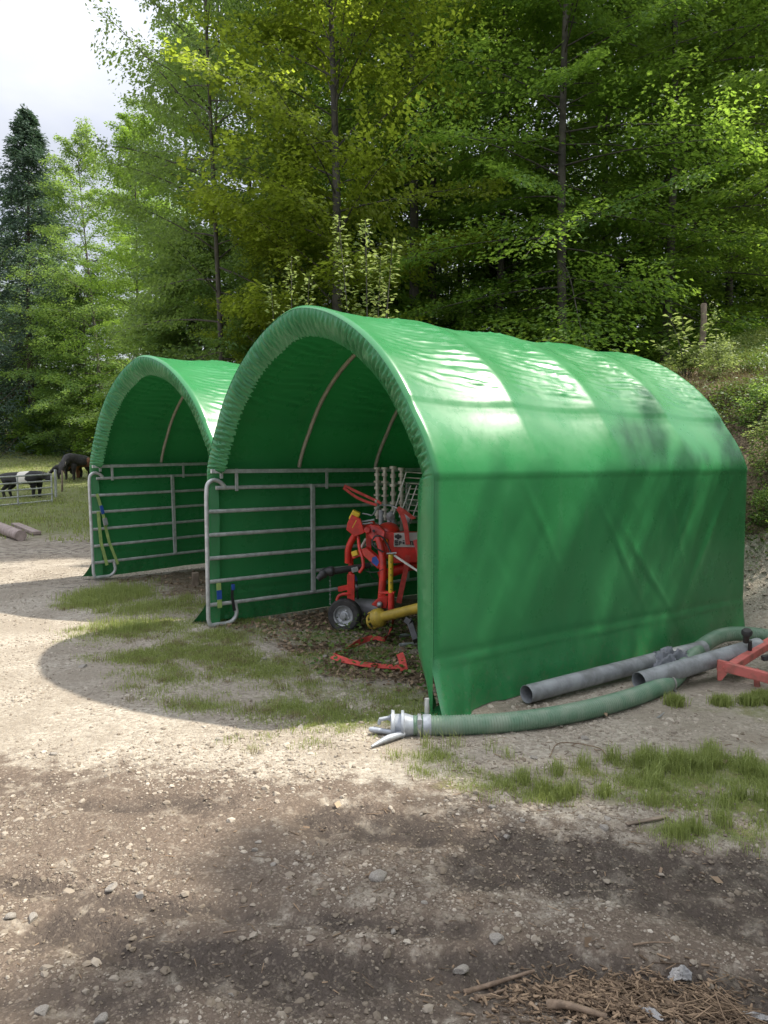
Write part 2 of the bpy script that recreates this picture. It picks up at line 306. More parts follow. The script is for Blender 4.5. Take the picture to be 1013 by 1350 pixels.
class MB:
    def __init__(s): s.v = []; s.f = []
    def add(s, v, f):
        n = len(s.v); s.v += [tuple(x) for x in v]; s.f += [tuple(i + n for i in q) for q in f]; return s
    def box(s, c, d, R=None):
        c = Vector(c); v = []
        for i in (-.5, .5):
            for j in (-.5, .5):
                for k in (-.5, .5):
                    p = Vector((i * d[0], j * d[1], k * d[2])); v.append(c + (R @ p if R else p))
        return s.add(v, [(0, 1, 3, 2), (4, 6, 7, 5), (0, 4, 5, 1), (2, 3, 7, 6), (0, 2, 6, 4), (1, 5, 7, 3)])
    def beam(s, a, b, w, h, up=(0, 0, 1)):
        a = Vector(a); b = Vector(b); d = (b - a); l = d.length; d.normalize(); x = d.cross(Vector(up)); 
        if x.length < 1e-4: x = d.cross(Vector((1, 0, 0)))
        x.normalize(); z = x.cross(d); R = Matrix((x, d, z)).transposed(); return s.box((a + b) / 2, (w, l, h), R)
    def tube(s, pts, r, n=10, cap=True, sx=1., closed=False):
        P = [Vector(p) for p in pts]; m = len(P); rr = r if hasattr(r, '__len__') else [r] * m
        t = (P[1] - P[0]).normalized(); a = t.orthogonal().normalized()
        if abs(t.z) < .9: a = Vector((0, 0, 1)).cross(t).normalized()
        V = []; 
        for i in range(m):
            tt = (P[min(i + 1, m - 1)] - P[max(i - 1, 0)])
            if tt.length > 1e-9: tt.normalize(); a = (a - tt * a.dot(tt)).normalized()
            b = tt.cross(a)
            for k in range(n):
                q = 2 * PI * k / n; V.append(P[i] + (a * math.cos(q) * sx + b * math.sin(q)) * rr[i])
        Fc = [(i * n + k, i * n + (k + 1) % n, (i + 1) * n + (k + 1) % n, (i + 1) * n + k) for i in range(m - 1) for k in range(n)]
        if cap: Fc += [tuple(range(n))[::-1], tuple((m - 1) * n + k for k in range(n))]
        return s.add(V, Fc)
    def lathe(s, prof, o, ax, n=24):
        o = Vector(o); ax = Vector(ax).normalized(); a = ax.orthogonal().normalized(); b = ax.cross(a); V = []
        for r, h in prof:
            for k in range(n): q = 2 * PI * k / n; V.append(o + ax * h + (a * math.cos(q) + b * math.sin(q)) * r)
        m = len(prof); return s.add(V, [(i * n + k, i * n + (k + 1) % n, (i + 1) * n + (k + 1) % n, (i + 1) * n + k) for i in range(m - 1) for k in range(n)])
    def strip(s, pts, w, th=.004, wd=None):
        """webbing: swept flat rectangle; wd = width direction (one, or one per point)"""
        P = [Vector(p) for p in pts]; m = len(P); V = []
        for i in range(m):
            t = (P[min(i + 1, m - 1)] - P[max(i - 1, 0)]).normalized(); d = Vector(wd[i] if wd and hasattr(wd[0], '__len__') else (wd or (0, 0, 1)))
            d = (d - t * d.dot(t)).normalized(); nn = t.cross(d)
            for a, b in ((-1, -1), (1, -1), (1, 1), (-1, 1)): V.append(P[i] + d * a * w / 2 + nn * b * th / 2)
        Fc = [(i * 4 + k, i * 4 + (k + 1) % 4, i * 4 + 4 + (k + 1) % 4, i * 4 + 4 + k) for i in range(m - 1) for k in range(4)]
        return s.add(V, Fc + [(3, 2, 1, 0), tuple(m * 4 - 4 + k for k in range(4))])
    def plate(s, poly, th, nrm):
        n = Vector(nrm).normalized() * th / 2; P = [Vector(p) for p in poly]; m = len(P)
        return s.add([p - n for p in P] + [p + n for p in P], [tuple(range(m))[::-1], tuple(range(m, 2 * m))] + [(i, (i + 1) % m, m + (i + 1) % m, m + i) for i in range(m)])
    def build(s, name, m, parent=None, smooth=None, bevel=0, world=True):
        off = Vector((0, 0, 0))
        if parent is not None and world:
            q = parent
            while q: off += Vector(q.location); q = q.parent
        me = bpy.data.meshes.new(name); me.from_pydata([tuple(Vector(v) - off) for v in s.v], [], s.f)
        me.update()
        if smooth: me.polygons.foreach_set('use_smooth', [True] * len(me.polygons)); me.set_sharp_from_angle(angle=math.radians(smooth if smooth > 1 else 40))
        o = link(name, me, M[m] if isinstance(m, str) else m, parent)
        if bevel:
            b = o.modifiers.new('bevel', 'BEVEL'); b.width = bevel; b.segments = 2; b.limit_method = 'ANGLE'; b.angle_limit = math.radians(40)
        return o
def spline(pts, n=8):
    P = [Vector(p) for p in pts]; P = [P[0] * 2 - P[1]] + P + [P[-1] * 2 - P[-2]]; out = []
    for i in range(1, len(P) - 2):
        for k in range(n):
            t = k / n; a, b, c, d = P[i - 1:i + 3]
            out.append(.5 * ((2 * b) + (c - a) * t + (2 * a - 5 * b + 4 * c - d) * t * t + (3 * b - a - 3 * c + d) * t ** 3))
    return out + [P[-2]]
# ------------------------------------------------------------------ GROUND
def graded(lo, a, b, hi, step, grow=1.045):
    mid = list(np.arange(a, b, step)); r = []; x = b; s = step
    while x < hi: r.append(x); s *= grow; x += s
    r.append(hi); l = []; x = a; s = step
    while x > lo: s *= grow; x -= s; l.append(max(x, lo))
    return np.array(sorted(set(np.round(l + mid + r, 4))))
gx = graded(-120, -2.6, 3.2, 120, .03); gy = graded(-12, 1.7, 6.2, 170, .03)
X, Y = np.meshgrid(gx, gy); x, y = X.ravel(), Y.ravel()
mud, grs, lit = m_mud_shade(x, y), m_grass(x, y), m_litter(x, y)  # mud holds real tracks plus the shade patches painted at the left
near = (1 - sst(6, 11, y)) * (1 - sst(4, 7, np.abs(x)))
dirt_shade = np.clip(.55 * (1 - sst(2.9, 4.6, y + .3 * x + 2.2 * (fbm(x * 1.1, y * 1.1, 51) - .5))) + .25 * sst(10, 14, y) * (1 - sst(18, 22, y)) + .1, 0, 1)  # brown foreground dirt, spread further to paint shade into the gravel
Z = T(x, y)
rut = near * (.012 * (fbm(x * 2.5, y * 2.5, 61) - .5) * 2 - .034 * mud + mud * (.06 * (fbm(x * 11, y * 17, 63, 4) - .45) + .010 * np.sin(2 * PI * (x * 8 + np.abs(((y * 4) % 1) - .5) * 3)) * sst(.5, .8, mud)) + .008 * (fbm(x * 14, y * 14, 65, 3) - .5))
def rutf(x, y):
    near = (1 - sst(6, 11, y)) * (1 - sst(4, 7, np.abs(x))); mud = m_mud_shade(x, y)
    return near * (.012 * (fbm(x * 2.5, y * 2.5, 61) - .5) * 2 - .034 * mud + mud * (.06 * (fbm(x * 11, y * 17, 63, 4) - .45) + .010 * np.sin(2 * PI * (x * 8 + np.abs(((y * 4) % 1) - .5) * 3)) * sst(.5, .8, mud)) + .008 * (fbm(x * 14, y * 14, 65, 3) - .5))
Z = Z + rut * 1.0
nx, ny = len(gx), len(gy); idx = np.arange(nx * ny).reshape(ny, nx)
me = raw_mesh('ground', np.stack([x, y, Z], 1), np.stack([idx[:-1, :-1], idx[:-1, 1:], idx[1:, 1:], idx[1:, :-1]], -1).reshape(-1, 4), smooth=True)
for nm, a in (('mud', mud), ('grass', grs), ('litter', lit), ('dirt_shade', dirt_shade)):
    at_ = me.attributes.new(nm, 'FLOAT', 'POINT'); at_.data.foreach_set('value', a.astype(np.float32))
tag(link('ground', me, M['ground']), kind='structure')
def TG(x, y): return T(x, y) + rutf(np.asarray(x, float), np.asarray(y, float))
def on(px, py, dz=0):
    p = gp(px, py); return Vector((p.x, p.y, float(TG(p.x, p.y)) + dz))
# ------------------------------------------------------------------ gravel, grass, litter (stuff)
t_ = (1 + 5 ** .5) / 2
ICO = np.array([(-1, t_, 0), (1, t_, 0), (-1, -t_, 0), (1, -t_, 0), (0, -1, t_), (0, 1, t_), (0, -1, -t_), (0, 1, -t_), (t_, 0, -1), (t_, 0, 1), (-t_, 0, -1), (-t_, 0, 1)]) / 1.9
ICF = np.array([(0, 11, 5), (0, 5, 1), (0, 1, 7), (0, 7, 10), (0, 10, 11), (1, 5, 9), (5, 11, 4), (11, 10, 2), (10, 7, 6), (7, 1, 8), (3, 9, 4), (3, 4, 2), (3, 2, 6), (3, 6, 8), (3, 8, 9), (4, 9, 5), (2, 4, 11), (6, 2, 10), (8, 6, 7), (9, 8, 1)])
def scatter(n, x0, x1, y0, y1, wf):
    x = RNG.uniform(x0, x1, n); y = RNG.uniform(y0, y1, n); k = RNG.random(n) < wf(x, y); return x[k], y[k]
def pebble_w(x, y):
    i1 = inside(x, y, C1, E1, E2, .0) | inside(x, y, C2, E1b, E2b, 0.); u, v = UV(x, y)
    return np.where(i1, .06, 1) * (1 - .72 * m_mud_shade(x, y)) * (1 - .8 * np.clip(m_grass(x, y), 0, 1)) * (.12 + 1.1 * sst(.36, .66, fbm(x * 1.7, y * 1.7, 71))) * (1 - sst(.9, 1.5, u))
gxs, gys, gss = [], [], []
for n, x0, x1, y0, y1, lo, hi in ((26000, -1.9, 1.9, 1.9, 3.4, .0024, .0075), (3500, -1.9, 1.9, 1.9, 3.6, .007, .017), (18000, -2.7, 2.9, 3.4, 5, .0035, .010), (2600, -2.7, 2.9, 3.4, 5.5, .009, .022), (13000, -3.6, 4.2, 5, 7.5, .006, .014), (9000, -6.5, -1.5, 7.5, 14, .008, .017), (2600, 3, 5.6, 6.2, 9.6, .014, .035), (900, -2, 2.4, 2.1, 5.5, .011, .02), (140, -2, 2.6, 2.2, 6, .018, .03)):
    a, b = scatter(n, x0, x1, y0, y1, pebble_w); gxs.append(a); gys.append(b); gss.append(lo + (hi - lo) * RNG.random(len(a)) ** 2.2)
x, y, s = map(np.concatenate, (gxs, gys, gss)); n = len(x)
ang = RNG.uniform(0, 2 * PI, n); sh = RNG.uniform(.6, 1.3, (n, 3)); sh[:, 2] *= .65
V = ICO[None] * (1 + RNG.uniform(-.28, .28, (n, 12, 1))) * (s[:, None] * sh)[:, None, :]
c, q = np.cos(ang)[:, None], np.sin(ang)[:, None]
V = np.stack([V[..., 0] * c - V[..., 1] * q + x[:, None], V[..., 0] * q + V[..., 1] * c + y[:, None], V[..., 2] + (TG(x, y) + s * .02)[:, None]], -1)
tone = np.clip(RNG.normal(.5, .28, n) - .35 * m_mud_shade(x, y) - .3 * (1 - sst(3.2, 4.2, y)), 0, 1)
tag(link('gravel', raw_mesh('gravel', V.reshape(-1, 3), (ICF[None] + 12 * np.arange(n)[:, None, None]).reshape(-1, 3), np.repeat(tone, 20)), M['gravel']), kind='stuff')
def blades(name, x, y, z, h, w, matn, lean=.5):
    n = len(x); a = RNG.uniform(0, 2 * PI, n); b = a + RNG.normal(PI / 2, .5, n); l = np.abs(RNG.normal(0, lean, n))
    dx, dy = np.cos(a), np.sin(a); wx, wy = np.cos(b) * w / 2, np.sin(b) * w / 2
    V = np.empty((n, 5, 3)); m = .55
    V[:, 0] = np.stack([x - wx, y - wy, z - .005], 1); V[:, 1] = np.stack([x + wx, y + wy, z - .005], 1)
    mx_, my_, mz_ = x + dx * h * l * .25, y + dy * h * l * .25, z + h * m
    V[:, 2] = np.stack([mx_ + wx * .8, my_ + wy * .8, mz_], 1); V[:, 3] = np.stack([mx_ - wx * .8, my_ - wy * .8, mz_], 1)
    V[:, 4] = np.stack([x + dx * h * l, y + dy * h * l, z + h * (1 - .35 * np.minimum(l, 1.5))], 1)
    k = 5 * np.arange(n)[:, None]; Fc = np.concatenate([k + [0, 1, 2], k + [0, 2, 3], k + [3, 2, 4]])
    t = RNG.random(n); return link(name, raw_mesh(name, V.reshape(-1, 3), Fc, np.tile(t, 3)), M[matn])
def clump(x, y, n, r):
    i = RNG.integers(0, len(x), n); return x[i] + RNG.normal(0, r, n), y[i] + RNG.normal(0, r, n)
def gw(x, y):
    g = m_grass(x, y); return np.clip(g * 1.15 - .05, 0, 1) ** 1.3 * (.16 + sst(.4, .8, fbm(x * 6, y * 6, 81)) * sst(.3, .6, fbm(x * 1.7, y * 1.7, 83))) * (1 - .6 * inside(x, y, C1, E1, E2))
xs, ys, hs, ws = [], [], [], []
def addb(n0, box, r, nb, h0, h1, w, f=gw):
    a, b = scatter(n0, *box, f); a, b = clump(a, b, nb, r); xs.append(a); ys.append(b); hs.append(RNG.uniform(h0, h1, nb)); ws.append(np.full(nb, w))
addb(9000, (-1.2, 2.9, 2.9, 4.6), .035, 15000, .010, .05, .003)
addb(700, (.7, 2.9, 3.0, 4.5), .025, 6500, .03, .13, .0035)
addb(26000, (-4.6, 1.0, 4.3, 9.8), .06, 58000, .010, .042, .004)
addb(3000, (-4.8, -2.4, 7.3, 10.6), .10, 6000, .03, .14, .005)
addb(3000, (1.5, 4.2, 5., 6.6), .03, 4000, .03, .1, .005)
addb(14000, (-24, -2.5, 14, 48), .15, 45000, .05, .15, .02)
addb(14000, (4, 15, 9, 24), .12, 45000, .06, .2, .010)
a, b = np.array([gp(p, 968).x for p in (585, 600, 640, 560, 660)]), np.array([gp(p, q).y for p, q in ((585, 985), (600, 985), (640, 990), (560, 985), (660, 1000))])
a, b = clump(a, b, 160, .03); xs.append(a); ys.append(b); hs.append(RNG.uniform(.05, .13, 160)); ws.append(np.full(160, .003))
x, y, h, w = map(np.concatenate, (xs, ys, hs, ws)); tag(blades('grass', x, y, TG(x, y), h, w, 'grass'), kind='stuff')
xs, ys, hs, ws = [], [], [], []
addb(4000, (-4.2, 1.0, 4.2, 9.5), .03, 7000, .02, .06, .003); addb(3000, (-28, -3, 16, 40), .2, 6000, .06, .2, .012)
addb(3000, (4, 9, 9, 14), .06, 5000, .08, .25, .006, lambda x, y: np.exp(-((UV(x, y)[0] - 3.9) / .8) ** 2))
x, y, h, w = map(np.concatenate, (xs, ys, hs, ws)); tag(blades('dry_grass', x, y, TG(x, y), h, w, 'drygrass', .8), kind='stuff')
def leaf_quads(P, D, N, l, w, curl=.12):
    """P base, D direction, N normal (n,3); diamond leaves"""
    D = D / np.linalg.norm(D, axis=1, keepdims=True); Wd = np.cross(N, D); Wd /= np.linalg.norm(Wd, axis=1, keepdims=True) + 1e-9; N = np.cross(D, Wd)
    l = np.broadcast_to(np.asarray(l, float), (len(P),))[:, None]; w = np.broadcast_to(np.asarray(w, float), (len(P),))[:, None]
    V = np.stack([P, P + D * l * .45 + Wd * w / 2 + N * l * .06, P + D * l - N * l * curl, P + D * l * .45 - Wd * w / 2 + N * l * .06], 1)
    return V.reshape(-1, 3), np.arange(4 * len(P)).reshape(-1, 4)
def flat_scatter(name, x, y, l0, l1, wr, matn, up=.0, tilt=.5):
    n = len(x); a = RNG.uniform(0, 2 * PI, n); P = np.stack([x, y, TG(x, y) + .006 + up * RNG.random(n)], 1)
    D = np.stack([np.cos(a), np.sin(a), RNG.normal(.1, .3, n)], 1); N = np.stack([RNG.normal(0, tilt, n), RNG.normal(0, tilt, n), np.ones(n)], 1)
    l = RNG.uniform(l0, l1, n); v, f = leaf_quads(P, D, N, l, l * wr, -.1)
    return tag(link(name, raw_mesh(name, v, f, RNG.random(n)), M[matn]), kind='stuff')
lw = lambda x, y: np.clip(m_litter(x, y) - .5 * m_grass(x, y), 0, 1)
a1 = scatter(26000, 3, 11, 6.5, 17, lw); a2 = scatter(9000, -1.7, 1.2, 4.9, 8.5, lw); a3 = scatter(2500, -4.5, 0, 7.5, 12, lw); a4 = scatter(16000, -10, 12, 12, 26, lw)
a5 = scatter(70, -1, 2.8, 2.3, 5, lambda x, y: .3 + 0 * x)
x, y = [np.concatenate(k) for k in zip(a1, a2, a3, a5)]; flat_scatter('leaf_litter', x, y, .025, .065, .6, 'litter', .01, .7)
flat_scatter('woodland_litter', *a4, .06, .12, .6, 'litter', .02, .7)
def pw(x, y): return lw(x, y) * sst(.36, .56, fbm(x * 1.3, y * 1.3, 91)) * (1 - .85 * inside(x, y, C1, E1, E2, 0))
b1 = clump(*scatter(5000, 3.6, 11, 7, 17, pw), 90000, .10); b2 = clump(*scatter(600, -.9, .9, 5.2, 7.4, lw), 1300, .05)
x, y = np.concatenate([b1[0], b2[0]]), np.concatenate([b1[1], b2[1]]); flat_scatter('ground_plants', x, y, .025, .06, .6, 'cover', .16, .5)
# ------------------------------------------------------------------ TREES
def tree_meshes(name, seed, H, cb, R, nb, ntw, nlv, leaf, el=(-5, 35), droop=.18, shape='oval', trunk_r=.2, bend=(0, 0), bark='bark', lm='beech', flat=.42, start=.2, jit=.10):
    g = np.random.default_rng(seed); tr = MB(); ph = g.uniform(0, 6)
    def axis(z): q = z / H; return np.array([bend[0] * q + .12 * math.sin(q * 5 + ph), bend[1] * q + .1 * math.sin(q * 4 + ph * 2), z])
    zs = np.linspace(-.3, H, 16); tr.tube([axis(z) for z in zs], [max(.012, trunk_r * (1 - .93 * max(0, z) / H) * (1.25 if z < .1 else 1)) for z in zs], 9)
    Vs, Fs, n0, Ts = [], [], 0, []
    for i in range(nb):
        q = (i + g.random()) / nb; hb = cb + (H * .985 - cb) * q ** .9; az = i * 2.39996 + g.normal(0, .35)
        if shape == 'oval': pr = (math.sin(PI * min(1, (.22 + .78 * q))) ** .7 if q < .9 else .32)
        elif shape == 'layer': pr = (1 - q) ** .55 * .9 + .12
        elif shape == 'cone': pr = ((1 - q) ** .85 + .03) * g.uniform(.65, 1.15)
        else: pr = .6 + .4 * math.sin(PI * q)
        Lb = R * pr * g.uniform(.7, 1.15); e = math.radians(el[0] + (el[1] - el[0]) * q + g.normal(0, 12)); b0 = axis(hb)
        dh = np.array([math.cos(az), math.sin(az), 0]); sd = np.array([-dh[1], dh[0], 0.]); roll = g.normal(0, .34)
        f = lambda t: b0 + np.outer(t, dh) * Lb * math.cos(e) + np.outer(math.tan(e) * t - droop * t ** 2, [0, 0, 1]) * Lb + np.outer(np.sin(t * 3 + ph + i) * .05 * Lb * t, sd)
        tt = np.linspace(0, 1, 6); tr.tube(list(f(tt)), list((.006 + .005 * Lb) * (1 - .85 * tt)), 5, cap=False)
        m = max(3, int(ntw * (.45 + .55 * pr))); t = np.sort(g.uniform(start, 1, m)); p = f(t); sg = np.where(np.arange(m) % 2, 1, -1) * g.uniform(.7, 1.25, m)
        l = (.40 * (1 - .7 * t) + .06) * Lb * g.uniform(.7, 1.2, m) + .15
        td = dh[None] * np.cos(sg)[:, None] + (sd[None] * math.cos(roll) + np.array([[0, 0, math.sin(roll)]])) * np.sin(sg)[:, None]
        k = nlv; s = (np.arange(k)[None] + g.random((m, k))) / k
        pos = p[:, None] + td[:, None] * (l[:, None] * s)[..., None]
        pos = pos + g.normal(0, jit, pos.shape) * np.array([1, 1, flat * 2]); pos[..., 2] -= (droop * .6 * l[:, None] * s ** 2)
        pos = pos.reshape(-1, 3); n = len(pos)
        a = g.uniform(-1.1, 1.1, n); tdr = np.repeat(td, k, 0); sdr = np.stack([-tdr[:, 1], tdr[:, 0], 0 * a], 1)
        D = tdr * np.cos(a)[:, None] + sdr * np.sin(a)[:, None] + np.stack([0 * a, 0 * a, g.normal(-.15, .25, n)], 1)
        N = np.stack([g.normal(0, flat * 1.3, n), g.normal(0, flat * 1.3, n), np.ones(n)], 1)
        ll = leaf[0] * g.uniform(.5, 1.3, n); v, fc = leaf_quads(pos, D, N, ll, ll * leaf[1]); Vs.append(v); Fs.append(fc + n0); n0 += len(v)
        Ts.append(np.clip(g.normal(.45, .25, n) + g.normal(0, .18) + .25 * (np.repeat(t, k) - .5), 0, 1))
    tm = bpy.data.meshes.new(name + '_trunk'); tm.from_pydata(tr.v, [], tr.f); tm.update(); tm.polygons.foreach_set('use_smooth', [True] * len(tm.polygons)); tm.materials.append(M[bark])
    cm = raw_mesh(name + '_crown', np.concatenate(Vs), np.concatenate(Fs), np.concatenate(Ts)); cm.materials.append(M[lm]); return tm, cm
TM = {
 'layered': tree_meshes('layered_beech', 1, 21, 1.6, 5.2, 94, 28, 32, (.135, .62), (-6, 38), .16, 'layer', .15),
 'tall': tree_meshes('tall_beech', 2, 22, 3.6, 4.0, 80, 26, 30, (.135, .62), (0, 45), .14, 'oval', .15),
 'mast': tree_meshes('mast_beech', 9, 23, 7.5, 3.9, 66, 26, 30, (.135, .62), (0, 45), .14, 'oval', .17),
 'airy': tree_meshes('airy_beech', 3, 17.5, 1.4, 3.9, 80, 22, 28, (.125, .62), (2, 42), .16, 'oval', .12, (-1.1, .3), lm='beech2'),
 'maple': tree_meshes('maple', 4, 15, 1.5, 3.4, 76, 28, 36, (.105, .75), (5, 55), .12, 'oval', .16, lm='maple', flat=.5, jit=.09),
 'young': tree_meshes('young_beech', 5, 8.5, .4, 3.1, 74, 26, 32, (.115, .62), (-4, 45), .2, 'oval', .09, lm='beech2'),
 'spruce': tree_meshes('spruce', 6, 20, .5, 6.2, 230, 22, 17, (.24, .30), (-26, 8), .12, 'cone', .22, bark='bark2', lm='spruce', flat=.9, start=.12, jit=.08),
 'scrub': tree_meshes('scrub', 12, 1.5, .1, .8, 24, 9, 9, (.115, .6), (5, 65), .25, 'oval', .015, lm='pale', flat=.6),
 'bush': tree_meshes('bush', 8, 2.6, .1, 1.6, 48, 18, 24, (.11, .62), (5, 60), .25, 'oval', .035, lm='beech2', flat=.5),
}
def plant(kind, name, label, cat, px, Yd, s=1., rz=None, sx=1., group=None, mat_=None, x=None, dz=0.):
    X = at(px, 600, Yd).x if x is None else x
    o = thing(name, label, cat, (X, Yd, Tz(X, Yd) - .05 + dz), random.uniform(0, 6.28) if rz is None else rz, group); o.scale = (s * sx, s * sx, s)
    for nm, me in zip(('trunk', 'crown'), TM[kind]):
        c = link(nm, me, None, o)
        if mat_ and nm == 'crown': c.material_slots[0].link = 'OBJECT'; c.material_slots[0].material = M[mat_]
    return o
BT = 'beech_tree'
plant('spruce', 'spruce_tree', 'tall dark conical spruce standing against the sky at the left meadow edge', 'tree', 47, 44, .99, 1.)
plant('airy', BT, 'slender beech with a bare leaning trunk rising behind the farther shelter', 'tree', 302, 18.5, 1.05, 1.2, .66)
plant('airy', BT, 'pale feathery beech whose top meets the sky beside the leaning trunk', 'tree', 275, 25, 1.0, 2.6, .8)
plant('maple', 'maple_tree', 'bright yellow green maple lit by the sun above the nearer shelter', 'tree', 440, 17.5, 1.06, .4)
plant('maple', 'maple_tree', 'smaller olive green maple bending low behind the arch of the nearer shelter', 'tree', 385, 18.5, .60, 2.)
plant('mast', BT, 'dark straight trunk left of a close pair behind the shelter roof', 'tree', 541, 22, 1.08, 1.2)
plant('mast', BT, 'dark straight trunk right of a close pair behind the shelter roof', 'tree', 573, 24.5, 1.08, 4.2)
plant('layered', BT, 'large layered beech with one pale trunk behind the middle of the green roof', 'tree', 742, 17.5, .84, .8)
plant('layered', BT, 'dark layered beech rising above the fence post on the bank', 'tree', 872, 19.5, .85, 3.1)
plant('layered', BT, 'broad beech at the right edge with boughs hanging over the grassy bank', 'tree', 1050, 18.5, .95, 5.0)
plant('tall', BT, 'beech with dense shaded crown between the layered tree and the twin trunks', 'tree', 655, 23, 1., 2.2)
plant('young', 'young_beech', 'low spreading young beech with arching boughs behind the farther shelter', 'tree', 250, 24, .9, 1.)
plant('young', 'young_beech', 'bushy young beech in front of the spruce at the meadow edge', 'tree', 118, 42, 1.15, 3.)
plant('young', 'young_beech', 'small dense young beech between the leaning trunk and the nearer arch', 'tree', 345, 20, .85, 5.)
plant('airy', BT, 'bright pale green tree left of the spruce at the picture edge', 'tree', -8, 52, .78, 4.)
for i, (px, Yd, k, s) in enumerate([(60, 58, 'tall', .9), (140, 40, 'airy', .95), (185, 34, 'tall', .72), (255, 30, 'tall', .8), (330, 27, 'tall', .95), (415, 29, 'tall', 1.), (485, 26, 'layered', .95), (510, 36, 'tall', 1.), (610, 29, 'layered', 1.0), (700, 27, 'tall', 1.05), (790, 25, 'tall', 1.05), (835, 31, 'layered', 1.05), (880, 26, 'tall', 1.), (955, 25, 'tall', 1.), (1010, 30, 'layered', 1.1), (1080, 22, 'tall', 1.), (1120, 28, 'layered', 1.), (270, 24, 'young', 1.), (85, 47, 'young', 1.1), (20, 50, 'young', 1.1), (430, 24, 'young', 1.), (500, 27, 'young', 1.), (570, 30, 'young', 1.05), (640, 27, 'young', 1.), (705, 31, 'young', 1.1), (770, 29, 'young', 1.), (830, 26, 'young', .9), (910, 30, 'young', 1.), (985, 27, 'young', .9), (-60, 56, 'layered', .8), (200, 45, 'layered', .8)]):
    plant(k, 'beech_tree', 'green forest tree standing in the back rows of the wood', 'tree', px, Yd, s, None, 1., 'trees in the back rows of the wood')
# tall trees on the right of the yard, just out of the frame: they shade the foreground and dapple the shelter
for X, Yd, s, k in ((8.2, 3.7, .70, 'airy'), (5.7, 3.7, .62, 'airy'), (8.5, 6.7, .95, 'young'), (6.8, .4, .8, 'tall')):
    plant(k, 'beech_tree', 'tall beech at the right of the yard shading the gravel', 'tree', 0, Yd, s, None, 1., 'trees at the right of the yard', None, X)
for i, (px, Yd, s) in enumerate([(60, 45, 1.2), (140, 40, 1.1), (232, 19.5, .7), (255, 18.5, .8), (335, 17, .8), (410, 16.5, .9), (470, 16, .8), (530, 17, .9), (600, 17.5, 1.), (660, 18.5, 1.), (710, 20, 1.), (800, 21, 1.), (860, 22, 1.), (930, 23, 1.), (20, 46, 1.3), (60, 43, 1.)]):
    plant('bush', 'bush', 'low leafy bush in the shaded undergrowth along the forest edge', 'bush', px, Yd, s, None, 1., 'undergrowth bushes at the forest edge', 'beech')
for px, py, s_ in ((945, 500, .3), (1002, 560, .26), (1020, 620, .3), (1008, 690, .2)):
    p = hit(px, py, 8); plant('scrub', 'bush', 'small leafy bush growing on the steep bank behind the nearer shelter', 'bush', 0, p.y, s_ * 1.3, None, 1.1, 'small bushes on the bank', 'pale' if s_ > .29 else 'beech2', p.x)
def shoots(name, label, cat, base, stems, nl, leaf, matn, spread=.02):
    o = thing(name, label, cat, base); st = MB(); P, D, N = [], [], []
    for tip, r in stems:
        tip = Vector(tip); pts = [Vector((0, 0, -.05)), tip * .4 + Vector((random.uniform(-.05, .05), 0, .05)), tip]; sp = spline(pts, 6); st.tube(sp, [r * (1 - .8 * i / (len(sp) - 1)) for i in range(len(sp))], 6)
        for i in range(nl):
            t = random.uniform(.18, 1) ** .8; k = t * (len(sp) - 1); a = sp[int(k)].lerp(sp[min(int(k) + 1, len(sp) - 1)], k % 1); az = random.uniform(0, 6.28)
            off = random.random() * spread * (1.3 - t); P.append(a + Vector((math.cos(az), math.sin(az), .3)) * off); D.append((math.cos(az), math.sin(az), random.uniform(-.2, .7))); N.append((random.gauss(0, .4), random.gauss(0, .4), 1))
    l = RNG.uniform(.6, 1.2, len(P)) * leaf; v, f = leaf_quads(np.array(P), np.array(D), np.array(N), l, l * .55)
    st.build('stem', 'bark', o, 40, world=False); link('foliage', raw_mesh(name, v, f, RNG.random(len(P))), M[matn], o); return o
p = at(490, 410, 12.5); zb = Tz(p.x, p.y)
shoots('fruit_sapling', 'pale leaved sapling with upright shoots rising behind the nearer roof', 'sapling', (p.x, p.y, zb), [((-.1, 0, at(488, 290, 12.5).z - zb), .03), ((-.55, .1, at(450, 285, 12.5).z - zb), .025), ((.35, 0, at(525, 320, 12.5).z - zb), .025), ((.15, .2, at(507, 335, 12.5).z - zb), .02), ((-.3, .1, 3.2 - zb), .02), ((.5, -.1, 3.0 - zb), .02), ((.1, -.2, 3.1 - zb), .02)], 420, .10, 'pale', .32)
p = at(385, 410, 12.8); zb = Tz(p.x, p.y)
shoots('fruit_sapling', 'smaller pale sapling peeping over the left shoulder of the nearer arch', 'sapling', (p.x, p.y, zb), [((0, 0, at(385, 338, 12.8).z - zb), .025), ((-.35, 0, at(355, 375, 12.8).z - zb), .02), ((.3, 0, at(408, 365, 12.8).z - zb), .02)], 330, .09, 'pale', .28)
p = hit(905, 500, 9); zb = p.z
def rel(px, py): q = at(px, py, p.y); return (q.x - p.x, random.uniform(-.15, .15), q.z - zb)
shoots('shrub', 'small sunlit shrub with yellow green leaves in front of the fence post', 'shrub', p, [(rel(885, 412), .012), (rel(868, 450), .008), (rel(903, 415), .01), (rel(940, 425), .012), (rel(958, 455), .008), (rel(925, 450), .01), (rel(900, 470), .008), (rel(950, 480), .008)], 46, .13, 'pale', .16)
